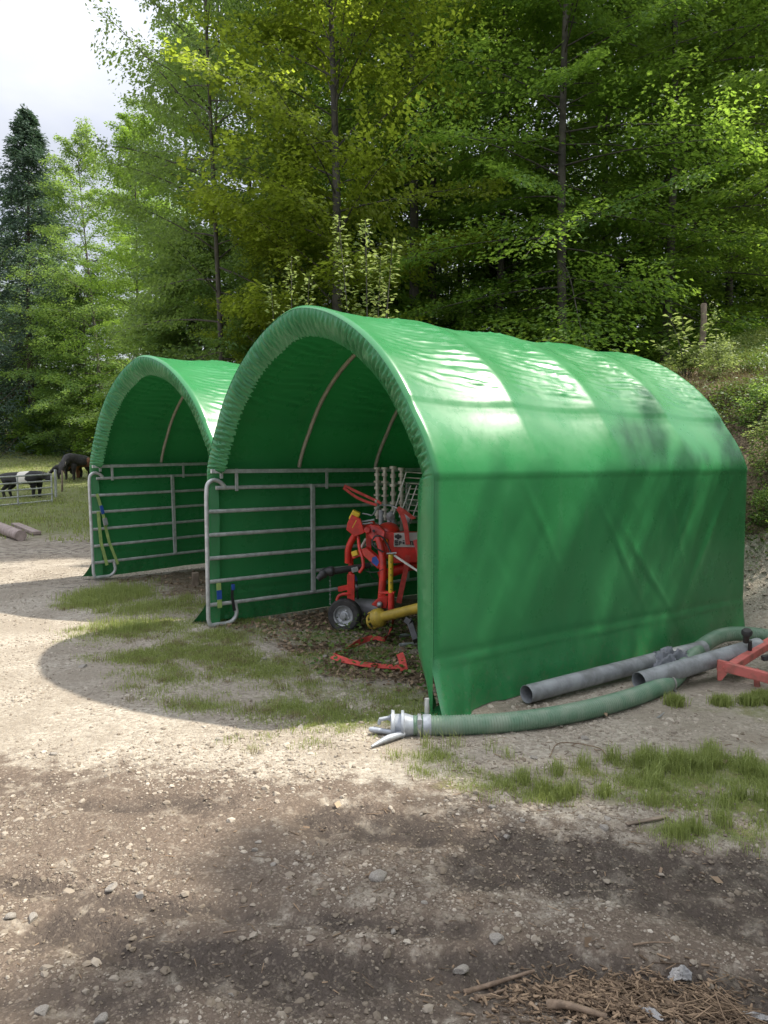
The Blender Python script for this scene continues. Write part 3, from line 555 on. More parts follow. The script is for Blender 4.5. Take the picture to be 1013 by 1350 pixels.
# ------------------------------------------------------------------ SHELTERS
WALL, RISE, PW = 1.62, 1.36, 1.72
def profile(n_arc=90, n_wall=22):
    P = [(-HW, z) for z in np.linspace(0, WALL, n_wall)]
    for th in np.linspace(PI, 0, n_arc)[1:-1]:
        c, s = math.cos(th), math.sin(th); P.append((HW * math.copysign(abs(c) ** (2 / PW), c) * (1 - .055 * min(1, RISE * s ** (2 / PW) / .45)), WALL + RISE * s ** (2 / PW)))
    P += [(HW, z) for z in np.linspace(WALL, 0, n_wall)]
    P = np.array(P); d = np.r_[0, np.cumsum(np.hypot(*np.diff(P, axis=0).T))]; m = 300; sl = np.linspace(0, d[-1], m)
    Q = np.stack([np.interp(sl, d, P[:, 0]), np.interp(sl, d, P[:, 1])], 1); t = np.gradient(Q, axis=0); t /= np.linalg.norm(t, axis=1, keepdims=True)
    return Q, np.stack([-t[:, 1], t[:, 0]], 1), sl
def make_shelter(loc, rz, label):
    r = thing('field_shelter', label, 'shelter', loc, rz); Q, N, sl = profile(); m = len(Q); ny = 170; bay = LEN / 4
    yy = np.linspace(0, LEN, ny); I, J = np.meshgrid(np.arange(m), np.arange(ny)); z = Q[I, 1]; s = sl[I]; y = yy[J]; fr = (y / bay) % 1.0; fr = np.where(y >= LEN - 1e-6, 1, fr); bi = np.minimum((y / bay).astype(int), 3)
    up = sst(1.55, 2.3, z); d = -.038 * up * np.sin(PI * fr) ** .9 - .012 * sst(.3, .9, z) * (1 - up) * np.sin(PI * fr)
    right = Q[I, 0] > 0; sr = np.where(right, sl[-1] - s, s)       # arc length from the ground
    zone = sst(2.22, 2.5, sr) * sst(.05, .35, fr) * (1 - sst(.93, 1., fr))
    ph = 8.5 * sr + 1.3 * fr * (1 + .3 * bi) + 1.2 * fbm(y * 1.2, sr * 2, 7) + bi * .37
    wr = 1 - np.abs(np.sin(PI * ph)) ** .6
    d += zone * (.020 * wr ** 2 * sst(.1, .9, fr) * (.25 + .9 * fbm(y * 1.5 + 9, sr * 3, 17)) + .006 * np.sin(2 * PI * (13 * sr + 2 * fr + 2 * fbm(y * 2, sr * 4, 9))))
    d += .005 * (sr > 2.22) + .006 * (sr > WALL - .03)               # lapped panel edges
    low = 1 - sst(1.35, 1.62, z)
    dg = (fbm((y + z * .75) * 3.2, (z - y * .35) * .9, 27, 3) - .5) + .6 * (fbm((y - z * .6) * 4, z * .8, 28, 3) - .5)
    d += low * .015 * dg * sst(.0, .3, y) * sst(0, .25, LEN - y)
    for (cy, cz, ang, ln, a) in ((2.1, .95, .95, .55, .012), (2.5, .75, .8, .5, .014), (3.1, 1.2, -1.1, .3, .01), (2.9, 1.15, 1.15, .3, .012), (3.45, .9, -.9, .5, .009), (1.1, 1.2, 1.0, .35, .008)):
        aa = (y - cy) * math.cos(ang) + (z - cz) * -math.sin(ang); bb = (y - cy) * math.sin(ang) + (z - cz) * math.cos(ang); d += a * np.exp(-(bb / .035) ** 2 - (aa / ln) ** 2) * (z < WALL) 
    cr = .36 - .02 * y + .02 * (fbm(y * 1.5, 0 * y, 19) - .5)                        # tied down skirt
    d += (.010 * np.exp(-((z - cr) / .016) ** 2) - .006 * np.exp(-((z - cr - .04) / .03) ** 2)) * (.4 + 1.2 * fbm(y * 2, 0 * y, 12))
    sk = np.clip((cr - z) / cr, 0, 1); fl = sk * (.02 + .06 * fbm(y * 2.4, z * 3, 33)) * (1 - .7 * sst(3.5, 4.2, y)) + sk ** 1.5 * .17 * np.exp(-(y / .28) ** 2) + .015 * sk * np.sin(y * 9 + 3 * vn(y * 2, z, 3)); fl += sk * (1 - .3 * sk) * (.035 * np.exp(-((y - .30 - .25 * (z - .2)) / .03) ** 2) + .03 * np.exp(-((y - .55 + .35 * (z - .2)) / .035) ** 2) + .02 * np.exp(-((y - 1.0 - .2 * z) / .05) ** 2)); d += fl * (np.abs(Q[I, 0]) > HW - .01)
    Vx = Q[I, 0] + N[I, 0] * d; Vz = np.maximum(z + N[I, 1] * d, .0 + .01 * vn(y * 4, s * 4, 2)); Vy = y - sk ** 2 * .10 * np.exp(-(y / .25) ** 2)
    # round the front and back edge over the end hoops
    ed = np.minimum(y, LEN - y); rd = np.where(ed < .05, -.05 + np.sqrt(np.maximum(0, .05 ** 2 - (.05 - ed) ** 2)), 0) * .6; Vx += N[I, 0] * rd; Vz = np.where(z > .1, Vz + N[I, 1] * rd, Vz)
    id_ = np.arange(m * ny).reshape(ny, m)
    me = raw_mesh('cover', np.stack([Vx, Vy, Vz], -1).reshape(-1, 3), np.stack([id_[:-1, :-1], id_[:-1, 1:], id_[1:, 1:], id_[1:, :-1]], -1).reshape(-1, 4), smooth=True); link('cover', me, M['tarp'], r)
    # gathered front valance, turned in round the first hoop
    k = 12; w = np.linspace(0, 1, k); s2 = np.linspace(0, sl[-1], 900); qx, qz = np.interp(s2, sl, Q[:, 0]), np.interp(s2, sl, Q[:, 1]); ax_, az_ = np.interp(s2, sl, N[:, 0]), np.interp(s2, sl, N[:, 1])
    S2, W2 = np.meshgrid(s2, w); arch = sst(1.45, 1.75, qz)[None]; wid = np.where(qx < 0, .05, .27)[None] * (1 - arch) + .21 * arch + .02 * fbm(S2 * 2, 0 * S2, 3); wid = wid * np.where(qx > 0, .25 + .75 * sst(.0, .42, qz), 1)[None] + .03 * (np.where(qx > 0, 1, 0) * (1 - arch) * (vn(qz * 2.2, qz * 0, 77)[None] - .5))
    rip = (np.sin(2 * PI * (S2 * 16 + 3.2 * fbm(S2 * 2.6, W2 * .8, 44))) + .7 * np.sin(2 * PI * (S2 * 27 + 3 * fbm(S2 * 4, W2, 47)))) * (.9 * fbm(S2 * 3.3, W2 * 0, 45) ** 1.5 + .1) * arch + 1.1 * (fbm(S2 * 7, W2 * 2.5, 46) - .5)
    off = -.02 + W2 * wid + .010 * rip * W2; yb = -.02 * np.sin(PI * W2) + .10 * W2 ** 1.5 + .016 * rip * np.sin(PI * W2 * .95) + .012 * rip * W2
    Vx = qx[None] - ax_[None] * (off + .035); Vz = np.maximum(qz[None] - az_[None] * (off + .035), 0.0); id_ = np.arange(900 * k).reshape(k, 900)
    me = raw_mesh('valance', np.stack([Vx, yb + .004, Vz], -1).reshape(-1, 3), np.stack([id_[:-1, :-1], id_[1:, :-1], id_[1:, 1:], id_[:-1, 1:]], -1).reshape(-1, 4), smooth=True); link('valance', me, M['tarp'], r)
    # back sheet
    bx = np.linspace(-1, 1, 40); rows = 40; V = []
    sel = Q[:m // 2 + 1]; 
    for j in range(rows):
        t = j / (rows - 1); zz = t * (WALL + RISE - .03); hw = float(np.interp(zz, sel[:, 1], -sel[:, 0])) - .02
        for b in bx: V.append((b * hw, LEN - .03 - .03 * float(vn(b * 3, zz * 2, 4)), zz))
    id_ = np.arange(rows * 40).reshape(rows, 40); link('back_sheet', raw_mesh('back_sheet', np.array(V), np.stack([id_[:-1, :-1], id_[1:, :-1], id_[1:, 1:], id_[:-1, 1:]], -1).reshape(-1, 4), smooth=True), M['tarp'], r)
    ins = [(Q[i, 0] - N[i, 0] * .075, Q[i, 1] - N[i, 1] * .075) for i in range(0, m, 3)]
    for j in range(5):
        y0 = min(max(j * bay, .06), LEN - .08); MB().tube([(a, y0, max(b, 0)) for a, b in ins if b > 1.6], .022, 8).build('hoop', 'hoop' if j else 'galv', r, 60, world=False)
    for sx in (-1, 1): MB().beam((sx * (HW - .12), .0 if sx < 0 else .2, 1.605), (sx * (HW - .12), LEN - .05, 1.605), .035, .042).build('side_rail', 'galv', r, bevel=.004, world=False)
    return r
sh1 = make_shelter((C1.x, C1.y, 0), RZ1, 'nearer large green tarpaulin shelter housing a red hay rake')
sh2 = dup(sh1); sh2.location = (C2.x, C2.y, .03); sh2.rotation_euler = (math.radians(1.2), 0, RZ2); sh2['label'] = 'farther green tarpaulin shelter standing empty beside the forest'
def make_panel(loc, rz, label):
    """livestock panel; local y runs along the side wall"""
    r = thing('livestock_panel', label, 'metal panel', loc, rz, 'metal panels lining the shelters')
    ZR = (1.435, 1.195, .955, .715, .475, .235)
    for i, z in enumerate(ZR): MB().tube([(0, -.03 if i else .06, z), (0, 3.9, z)], .021, 10, sx=.75).build('rail', 'galv', r, 60, world=False)
    MB().tube(spline([(0, .26, .22), (0, .27, .10), (0, .20, .03), (0, .06, .025), (0, -.02, .03), (0, -.045, .09)], 6) + [(0, -.045, .5), (0, -.045, 1.0)] + spline([(0, -.045, 1.36), (0, -.03, 1.47), (0, .03, 1.515), (0, .10, 1.50), (0, .16, 1.445)], 6), .022, 12).build('front_post', 'galv', r, 60, world=False)
    for y0 in (1.22, 2.6): MB().beam((.012, y0, .235), (.012, y0, 1.455), .05, .03, (1, 0, 0)).build('upright', 'galv', r, bevel=.004, world=False)
    MB().beam((.0, 3.9, .0), (.0, 3.9, 1.46), .04, .04, (1, 0, 0)).build('rear_post', 'galv', r, bevel=.004, world=False)
    for y0, b in ((.11, 1.53), (.28, 1.40), (1.4, 1.40), (2.9, 1.4)): MB().beam((.028, y0, b), (.028, y0, 1.63), .035, .012, (1, 0, 0)).build('bracket', 'galv', r, bevel=.003, world=False)
    return r
o1 = C1 - E1 * (HW - .10); pn1 = make_panel((o1.x, o1.y, 0), RZ1, 'galvanised bar panel beside the red rake inside the nearer shelter')
pn2 = dup(pn1); o2 = C2 - E1b * (HW - .10); pn2.location = (o2.x, o2.y, .03); pn2.rotation_euler = (math.radians(1.2), 0, RZ2); pn2['label'] = 'galvanised bar panel with long lime strap in the farther shelter'
# straps on the panels
def PL(o, e1, e2, y, z, dx=.03): q = o + e1 * dx + e2 * y; return (q.x, q.y, z)
b = MB(); b.strip([PL(o2, E1b, E2b, .02, 1.25), PL(o2, E1b, E2b, .10, .95), PL(o2, E1b, E2b, .14, .78)], .04, .005, (E2b.x, E2b.y, 0))
st = thing('ratchet_strap', 'long lime green ratchet strap tied to the farther panel post', 'strap', PL(o2, E1b, E2b, 0, 0))
b.strip([PL(o2, E1b, E2b, .12, .82), PL(o2, E1b, E2b, .18, .55), PL(o2, E1b, E2b, .30, .22)], .04, .005, (E2b.x, E2b.y, 0)); b.strip([PL(o2, E1b, E2b, .03, 1.0), PL(o2, E1b, E2b, .06, .55), PL(o2, E1b, E2b, .14, .22)], .045, .005, (E2b.x, E2b.y, 0)); b.build('webbing', 'lime', st)
MB().beam(PL(o2, E1b, E2b, .07, 1.08, .035), PL(o2, E1b, E2b, .10, .96, .035), .045, .02, (E1b.x, E1b.y, 0)).build('blue_sleeve', 'blue', st, bevel=.003)
MB().beam(PL(o2, E1b, E2b, .115, .90, .04), PL(o2, E1b, E2b, .135, .80, .04), .06, .035, (E1b.x, E1b.y, 0)).build('ratchet_buckle', 'steel', st, bevel=.005)
st = thing('ratchet_strap', 'short lime and blue strap end on the nearer panel post', 'strap', PL(o1, E1, E2, .03, 0))
MB().strip([PL(o1, E1, E2, .06, .46), PL(o1, E1, E2, .07, .20)], .05, .006, (E2.x, E2.y, 0)).build('webbing', 'lime', st)
MB().strip([PL(o1, E1, E2, .062, .385, .034), PL(o1, E1, E2, .066, .29, .034)], .053, .008, (E2.x, E2.y, 0)).build('blue_sleeve', 'blue', st)
st = thing('tie_strap', 'black tie strap with blue buckle on the nearest bottom rail', 'strap', PL(o1, E1, E2, .2, 0))
MB().strip([PL(o1, E1, E2, .22, .44), PL(o1, E1, E2, .21, .30), PL(o1, E1, E2, .235, .15)], .03, .008, (E2.x, E2.y, 0)).build('webbing', 'black', st)
MB().beam(PL(o1, E1, E2, .22, .43, .035), PL(o1, E1, E2, .22, .37, .035), .035, .02, (E1.x, E1.y, 0)).build('buckle', 'blue', st, bevel=.004)
fp = [at(555, 939, 4.80), at(566, 941, 4.86), at(578, 930, 4.92), at(596, 938, 4.86), at(604, 951, 4.79), at(588, 951, 4.74), at(570, 946, 4.74)]
fl_ = MB().plate([Matrix.Rotation(-RZ1, 3, 'Z') @ (q - Vector((C1.x, C1.y, 0))) for q in fp], .004, (0, -.2, 1)); fl_.build('corner_flap', 'tarp', sh1, world=False)
# wood block between the shelters
p = on(258, 772); b = MB(); b.box((p.x, p.y, p.z + .085), (.09, .07, .19), Matrix.Rotation(.3, 3, 'Z') @ Matrix.Rotation(.08, 3, 'X')); tag(b.build('wood_block', 'wood', None, bevel=.006), 'short upright wooden block by the corner of the nearer shelter', 'wood block')
p = on(563, 948); tag(MB().tube([(p.x, p.y, -.02), (p.x, p.y, .14)], .016, 10).build('post_foot', 'white', None, 50), 'pale tube foot under the front corner of the nearer tarpaulin', 'tube')
# ------------------------------------------------------------------ HAY RAKE
hr = thing('hay_rake', 'red rotary hay rake with yellow stand and folded tine arms parked in the shelter', 'hay rake', (at(480, 830, 7.35).x, 7.35, 0))
A = at
def rot_to(ax): return Vector(ax).normalized()
wc = A(455, 811, 7.40); wax = Vector((-.28, -.95, .05)).normalized(); 
wheel = MB().lathe([(.105, -.055), (.15, -.06), (.168, -.045), (.176, -.015), (.176, .015), (.168, .045), (.15, .06), (.105, .055), (.10, .03), (.10, -.03), (.105, -.055)], wc, wax, 40).build('tyre', 'rubber', hr, 35)
rim = MB().lathe([(.107, .05), (.103, .056), (.094, .05), (.085, .02), (.06, .012), (.045, .03), (.03, .034), (.028, .055), (.0, .058)], wc, wax, 32); rim.lathe([(.107, -.05), (.06, -.02), (0, -.03)], wc, wax, 32); rim.build('rim', 'steel', wheel, 35)
for k in range(4):
    a = wax.orthogonal().normalized(); c_ = wax.cross(a); q = k * PI / 2 + .4; MB().lathe([(.008, .02), (.008, .034), (0, .036)], wc + (a * math.cos(q) + c_ * math.sin(q)) * .055, wax, 8).build('bolt', 'galv', wheel)
MB().tube([A(463, 792, 7.42), A(463, 731, 7.42)], .026, 14).build('wheel_post', 'red', hr, 50)
b = MB(); b.beam(A(463, 799, 7.42), A(463, 757, 7.42), .075, .06, (0, 1, 0)); b.beam(A(446, 777, 7.42), A(468, 772, 7.42), .05, .05); b.tube(spline([A(444, 792, 7.40), A(448, 785, 7.40), A(459, 783, 7.40), A(467, 787, 7.42)], 5), .018, 8); b.build('wheel_bracket', 'red', hr, bevel=.004)
# head stock: curved A frame arms
MB().tube(spline([A(459, 742, 7.40), A(460, 722, 7.38), A(468, 706, 7.36), A(479, 692, 7.3)], 6), .034, 12).build('headstock_arm', 'red', hr, 60)
MB().tube(spline([A(490, 690, 7.2), A(497, 704, 7.12), A(503, 724, 7.05), A(505, 755, 7.0), A(503, 790, 7.0)], 7), .036, 14).build('headstock_arm', 'red', hr, 60)
MB().tube(spline([A(472, 700, 7.15), A(474, 722, 7.1), A(478, 735, 7.05), A(479, 747, 7.03), A(474, 755, 7.03)], 6), .016, 10).build('hook', 'red', hr, 60)
b = MB(); b.plate([A(458, 690, 7.1), A(464, 678, 7.1), A(476, 684, 7.1), A(481, 702, 7.1), A(468, 707, 7.1), A(457, 698, 7.1)], .05, (0, 1, .1)); b.plate([A(458, 690, 7.25), A(464, 678, 7.25), A(476, 684, 7.25), A(481, 702, 7.25), A(468, 707, 7.25), A(457, 698, 7.25)], .04, (0, 1, .1)); b.build('top_link_bracket', 'red', hr, bevel=.006)
b = MB(); b.beam(A(471, 674, 7.16), A(465, 686, 7.16), .085, .13, (0, 1, 0)); b.beam(A(471, 684, 7.09), A(464, 697, 7.09), .03, .03, (0, 1, 0)); b.build('yellow_cap', 'yellow', hr, bevel=.012)
b = MB(); b.plate([A(478, 694, 7.2), A(488, 690, 7.15), A(500, 692, 7.15), A(508, 700, 7.12), A(505, 712, 7.1), A(492, 712, 7.12), A(485, 704, 7.15)], .09, (0, 1, .1)); b.tube([A(484, 699, 7.06), A(484, 699, 7.3)], .03, 12); b.build('gusset', 'red', hr, bevel=.005)
MB().tube([A(493, 700, 7.02), A(493, 700, 7.12)], .014, 10).build('pin', 'black', hr, 40)
b = MB(); b.beam(A(474, 688, 7.2), A(494, 685, 7.2), .05, .016); b.beam(A(476, 691, 7.12), A(492, 689, 7.12), .03, .012); b.build('latch', 'steel', hr, bevel=.003)
b = MB(); b.beam(A(466, 733, 7.36), A(484, 726, 7.25), .05, .06); b.beam(A(482, 726, 7.2), A(503, 745, 7.05), .05, .09); b.beam(A(486, 700, 7.25), A(487, 735, 7.25), .05, .05, (0, 1, 0)); b.build('cross_member', 'red', hr, bevel=.006)
MB().beam(A(466, 730.5, 7.32), A(473, 728, 7.28), .052, .05).build('yellow_sticker', 'yellow', hr, bevel=.002)
MB().plate([A(491, 735, 7.0), A(496, 733, 7.0), A(500, 741, 7.0), A(497, 747, 7.0), A(490, 741, 7.0)], .006, (0, 1, 0)).build('blue_sticker', 'blue', hr)
MB().tube([A(475, 724, 7.3), A(483, 710, 7.28)], .014, 10).build('strut', 'white', hr, 50)
b = MB(); b.beam(A(505, 800, 7.0), A(504, 783, 7.0), .07, .07, (0, 1, 0)); b.plate([A(490, 797, 6.98), A(500, 787, 6.98), A(512, 785, 6.98), A(510, 802, 6.98), A(498, 800, 6.98)], .05, (0, 1, 0)); b.build('lower_link', 'red', hr, bevel=.006)
MB().lathe([(0, -.03), (.018, -.026), (.03, 0), (.018, .026), (0, .03)], A(501, 797, 6.93), (0, 1, 0), 14).build('ball_joint', 'steel', hr, 60)
# stand
MB().tube([A(515.5, 783, 6.85), A(515.5, 731, 6.85)], .0235, 16).build('stand_tube', 'yellow', hr, 50)
for yy_ in (741, 750, 758, 768, 777): MB().tube([A(515.5, yy_, 6.822), A(515.5, yy_, 6.84)], .006, 8).build('pin_hole', 'black', hr)
MB().tube([A(516, 806, 6.85), A(516, 781, 6.85)], .031, 16).build('stand_sleeve', 'red', hr, 50)
b = MB(); b.beam(A(500, 781, 6.9), A(521, 781, 6.85), .06, .02); b.build('stand_bracket', 'red', hr, bevel=.004); MB().beam(A(512, 804, 6.88), A(524, 804, 6.88), .07, .02).build('stand_bracket', 'red', hr, bevel=.004)
MB().tube([A(510, 730, 6.85), A(523, 729, 6.85)], .009, 8).build('stand_pin', 'steel', hr, 40)
MB().tube([A(518, 731, 6.87), A(533, 741, 6.8), A(565, 762, 6.65)], .011, 10).build('support_rod', 'white', hr, 60)
# main body behind
yB = 7.25
b = MB(); b.plate([A(505, 700, yB), A(530, 701, yB), A(600, 704, yB), A(620, 728, yB), A(600, 738, yB), A(520, 741, yB), A(508, 733, yB)], .22, (0, 1, 0)); b.build('body_housing', 'red', hr, bevel=.012)
b = MB(); b.lathe([(.0, .06), (.06, .055), (.10, .03), (.12, -.02), (.12, -.1)], A(512, 698, 7.3), (0, -.3, 1), 24); b.build('gearbox_dome', 'red', hr, 40)
MB().tube([A(500, 760, 7.2), A(540, 746, 7.25), A(640, 733, 7.4)], .05, 14).build('main_beam', 'red', hr, 60)
b = MB(); b.beam(A(548, 712, 7.1), A(556, 742, 7.05), .05, .07, (0, 1, 0)); b.build('side_brace', 'red', hr, bevel=.006)
MB().lathe([(0, .016), (.02, .012), (.024, 0), (.024, -.01)], A(509, 713, 7.12), (0, -1, 0), 16).build('orange_reflector', mat('orange_lens', (.8, .22, .01), .3), hr, 40)
pt = MB(); pa, pb, pc, pd_ = A(519.5, 702.5, 7.13), A(600, 701, 7.13), A(600, 722, 7.13), A(519.5, 721, 7.13); pt.plate([pa, pb, pc, pd_], .006, (0, 1, 0)); sg = pt.build('sign_plate', 'sign', hr, bevel=.001)
def text(s_, size, p, ux, m, parent, bold=0.):
    cu = bpy.data.curves.new('lettering', 'FONT'); cu.body = s_; cu.size = size; cu.extrude = .0015; cu.offset = bold; o = bpy.data.objects.new('lettering', cu); COL.objects.link(o)
    dg = bpy.context.evaluated_depsgraph_get(); me_ = bpy.data.meshes.new_from_object(o.evaluated_get(dg)); COL.objects.unlink(o); bpy.data.objects.remove(o)
    ux = Vector(ux).normalized(); uz = Vector((0, 0, 1)); n_ = ux.cross(uz); R_ = Matrix((ux, uz, n_)).transposed().to_4x4(); R_.translation = p; me_.transform(R_)
    off = Vector((0, 0, 0)); q = parent
    while q: off += q.location; q = q.parent
    me_.transform(Matrix.Translation(-off)); me_.materials.clear(); return link('lettering', me_, m, parent)
text('PÖTTINGER', .050, A(526, 718.2, 7.122), (1, 0, 0), M['black'], sg, .0022)
b = MB()
for k in range(3):
    b.beam(A(520.6, 712.9 + k * 2.6, 7.124), A(525, 712.7 + k * 2.6, 7.124), .006, .006); b.beam(A(521 + k * 1.8, 712, 7.1235), A(521 + k * 1.8, 719, 7.1235), .006, .005, (0, 1, 0))
b.build('square_mark', 'black', sg)
b = MB()
for dx, dz in ((-.02, .006), (0, .014), (0, -.008), (.02, .004)): b.lathe([(0, .003), (.015, .002), (.015, -.003)], A(525, 708, 7.124) + Vector((dx, 0, dz)), (0, -1, 0), 14)
b.build('clover_emblem', 'black', sg)
# upright folded tine arms
for i, (px, top, bot) in enumerate(((498, 618, 684), (508, 618, 686), (519, 617, 705), (530, 619, 705))):
    Yt = 7.62 - .02 * i; a, c_ = A(px, bot, Yt), A(px - .5, top, Yt); c_.z += .005
    arm = MB().tube([a, c_], .020, 12).build('tine_arm', 'tine', hr, 50); n_ = 8 if i < 3 else 10
    for k in range(n_):
        q = a.lerp(c_, .06 + .92 * k / (n_ - 1)); q2 = a.lerp(c_, .06 + .92 * k / (n_ - 1) + (.04 if k % 2 else .055)); MB().tube([q, q2], .038 if k % 2 else .032, 12).build('clamp', 'tine', arm, 40)
for k in range(9): z0 = 622 + 7.2 * k; MB().tube([A(531, z0, 7.6), A(575, z0 + 3, 7.5)], .007, 6).build('tine', 'tine', hr, 50)
for x0, y0, x1, y1 in ((519, 678, 536, 622), (527, 682, 542, 640), (534, 685, 550, 640), (541, 690, 556, 650)): MB().tube([A(x0, y0, 7.4), A(x1, y1, 7.35)], .0065, 6).build('spring_tine', 'white', hr, 50)
b = MB(); b.tube([A(503, 706, 7.6), A(503, 672, 7.6)], .03, 10); b.tube([A(515, 704, 7.5), A(513, 676, 7.52)], .026, 10); b.tube([A(521, 700, 7.45), A(516, 674, 7.45)], .02, 8); b.lathe([(0, .04), (.04, .03), (.045, -.03), (0, -.04)], A(515, 680, 7.45), (0, 1, .2), 12); b.lathe([(0, .04), (.04, .03), (.045, -.03), (0, -.04)], A(537, 683, 7.4), (.5, 1, .2), 12); b.build('arm_hinge', 'steel', hr, 40)
MB().tube(spline([A(478, 677, 7.2), A(485, 678, 7.2), A(491, 679, 7.2), A(497, 671, 7.25), A(504, 666, 7.3), A(520, 668, 7.3), A(534, 677, 7.2)], 6), .008, 8).build('control_rod', 'steel', hr, 60)
# cables and PTO stub
MB().tube(spline([A(506, 728, 6.97), A(495, 722, 6.98), A(491, 714, 7.0), A(495, 707, 7.0), A(504, 708, 7.0), A(511, 718, 7.0), A(516, 730, 6.95)], 7), .008, 8).build('hydraulic_hose', 'black', hr, 60)
MB().tube(spline([A(478, 750, 7.1), A(486, 754, 7.0), A(497, 754, 6.95), A(506, 750, 6.95)], 7), .004, 6).build('cable', 'black', hr, 60)
MB().tube(spline([A(489, 740, 7.1), A(487, 752, 7.1), A(492, 762, 7.1), A(500, 765, 7.1)], 7), .004, 6).build('cable', 'black', hr, 60)
MB().tube([A(438, 754, 7.0), A(460, 750, 7.05), A(488, 745, 7.12)], [.03, .03, .028], 14).build('driveline_cover', 'black', hr, 50)
b = MB(); b.tube(spline([A(419, 764, 6.96), A(424, 759, 6.97), A(430, 754, 6.99), A(441, 753, 7.0)], 5), [.028] * 3 + [.034] * 3 + [.046] * 3 + [.04] * 3 + [.048, .05, .05, .034], 14); b.build('driveline_cup', 'black', hr, 50)
MB().beam(A(464, 752, 7.02), A(472, 750, 7.04), .03, .045).build('label_collar', 'steel', hr, bevel=.004)
b = MB()
for k in range(13): c0 = A(435.5, 760 + k * 3, 7.02); b.lathe([(.0075, -.002), (.0095, 0), (.0075, .002), (.0055, 0), (.0075, -.002)], c0, (1, 0, .2) if k % 2 else (.1, 1, 0), 8)
b.build('chain', 'steel', hr, 60)
b = MB(); b.tube([A(470, 765, 7.5), A(472, 790, 7.5)], .012, 8); b.build('side_lever', 'black', hr, 50)
MB().beam(A(468.5, 759, 7.48), A(470.5, 766, 7.48), .02, .02).build('lever_grip', 'blue', hr, bevel=.004)
MB().tube([A(463, 778, 7.5), A(472, 773, 7.5)], .03, 12).build('bush', 'steel', hr, 50)
MB().tube([A(468, 800, 7.62), A(503, 803, 7.5)], .095, 28).build('grey_roller', mat('grey_paint', (.20, .20, .205), .4), hr, 40)
w2 = A(600, 800, 7.9); t2 = MB().lathe([(.10, -.05), (.16, -.055), (.172, 0), (.16, .055), (.10, .05), (.10, -.05)], w2, (-.3, -.95, 0), 32).build('tyre', 'rubber', hr, 35); MB().lathe([(.10, .05), (.05, .01), (0, .04)], w2, (-.3, -.95, 0), 24).build('rim', 'steel', t2, 35)
MB().tube([A(600, 800, 7.95), A(605, 735, 7.5)], .03, 10).build('wheel_post', 'red', hr, 50)
# yellow drive shaft lying in front
ds = thing('drive_shaft', 'yellow guarded drive shaft with open bell end lying before the rake', 'drive shaft', (A(500, 825, 6.75).x, 6.75, 0))
da, db = A(497, 815, 6.75), A(575, 796, 6.35); dd = (db - da).normalized()
MB().tube([da + dd * .05, db], .046, 18).build('guard_tube', 'ochre', ds, 50)
b = MB(); b.lathe([(.052, -.02), (.085, -.005), (.088, .01), (.082, .02), (.088, .03), (.083, .04), (.088, .05), (.085, .065), (.06, .085), (.046, .10)], da - dd * .01, dd, 28); b.lathe([(.052, -.02), (.078, .0), (.07, .05), (.04, .07)], da - dd * .01, dd, 28); b.build('guard_bell', 'ochre', ds, 45)
b = MB(); n_ = dd.orthogonal().normalized(); c_ = dd.cross(n_)
b.lathe([(.06, -.075), (.072, -.07), (.076, -.05), (.07, -.045), (.066, -.06), (.06, -.075)], da + Vector((-.0, 0, -.02)), dd, 24)
for k in range(5): q = k * 2 * PI / 5; b.beam(da + (n_ * math.cos(q) + c_ * math.sin(q)) * .07 - dd * .06, da + (n_ * math.cos(q) + c_ * math.sin(q)) * .08, .02, .008, n_ * math.cos(q) + c_ * math.sin(q))
b.build('guard_cage', 'ochre', ds, 45)
MB().tube([da - dd * .03, da + dd * .05], .03, 12).build('yoke', 'black', ds, 40)
# red straps
def rstrap(label, pts, w=.045, wd=(0, 0, 1), extra=None):
    P_ = spline(pts, 6); o = MB(); o.strip(P_, w, .004, wd)
    if extra: o.strip(spline(extra, 6), w, .004, wd)
    return tag(o.build('red_strap', 'strap', None, 60), label, 'strap')
rstrap('red strap loop tied back to the rail behind the rake', [A(454, 640, 7.75), A(470, 648, 7.72), A(496, 660, 7.6), A(503, 664, 7.5)], .028, (0, .3, 1), [A(453, 643, 7.72), A(468, 654, 7.7), A(480, 660, 7.66), A(497, 666, 7.56)])
rstrap('red strap hanging over the grey plate on the rake', [A(526, 671, 7.15), A(531, 680, 7.1), A(535, 694, 7.06), A(538, 718, 7.06)], .045, (1, 0, 0), [A(524, 670, 7.14), A(534, 675, 7.12), A(546, 684, 7.0)])
rstrap('red strap slanting down behind the yellow stand', [A(538, 732, 7.02), A(535, 752, 7.02), A(530, 775, 7.0), A(526, 795, 6.98)], .05, (1, .2, .1))
G = lambda px, py, dz=.012: on(px, py, dz + .022)
P_ = spline([A(519, 815, 6.7), G(517, 836, .05), G(508, 848, .02), G(494, 847, .03), G(478, 851, .02), G(464, 857), G(452, 866), G(438, 873, .02)], 7)
o = MB(); o.strip(P_, .05, .004, [(.4, .8, .5)] * len(P_)); P_ = spline([G(438, 873, .03), G(455, 879, .03), G(480, 882), G(505, 884), G(526, 885), G(533, 885, .03)], 7); o.strip(P_, .055, .004, [(0, 1, .6 - .3 * i / len(P_)) for i in range(len(P_))])
o.strip([G(527, 874, .06), G(530, 880, .05), G(533, 890, .02)], .06, .004, (1, 0, .3)); tag(o.build('red_strap', 'strap', None, 60), 'long red strap lying folded on the leaves in front of the wheel', 'strap')
b = MB(); b.beam(A(540, 818, 5.9), A(549, 845, 5.7), .05, .05, (0, 1, 0)); b.beam(A(536, 817, 5.9), A(543, 822, 5.85), .05, .05, (0, 1, 0)); tag(b.build('iron_bracket', 'black', None, bevel=.006), 'dark iron bracket at the right edge of the opening', 'bracket')
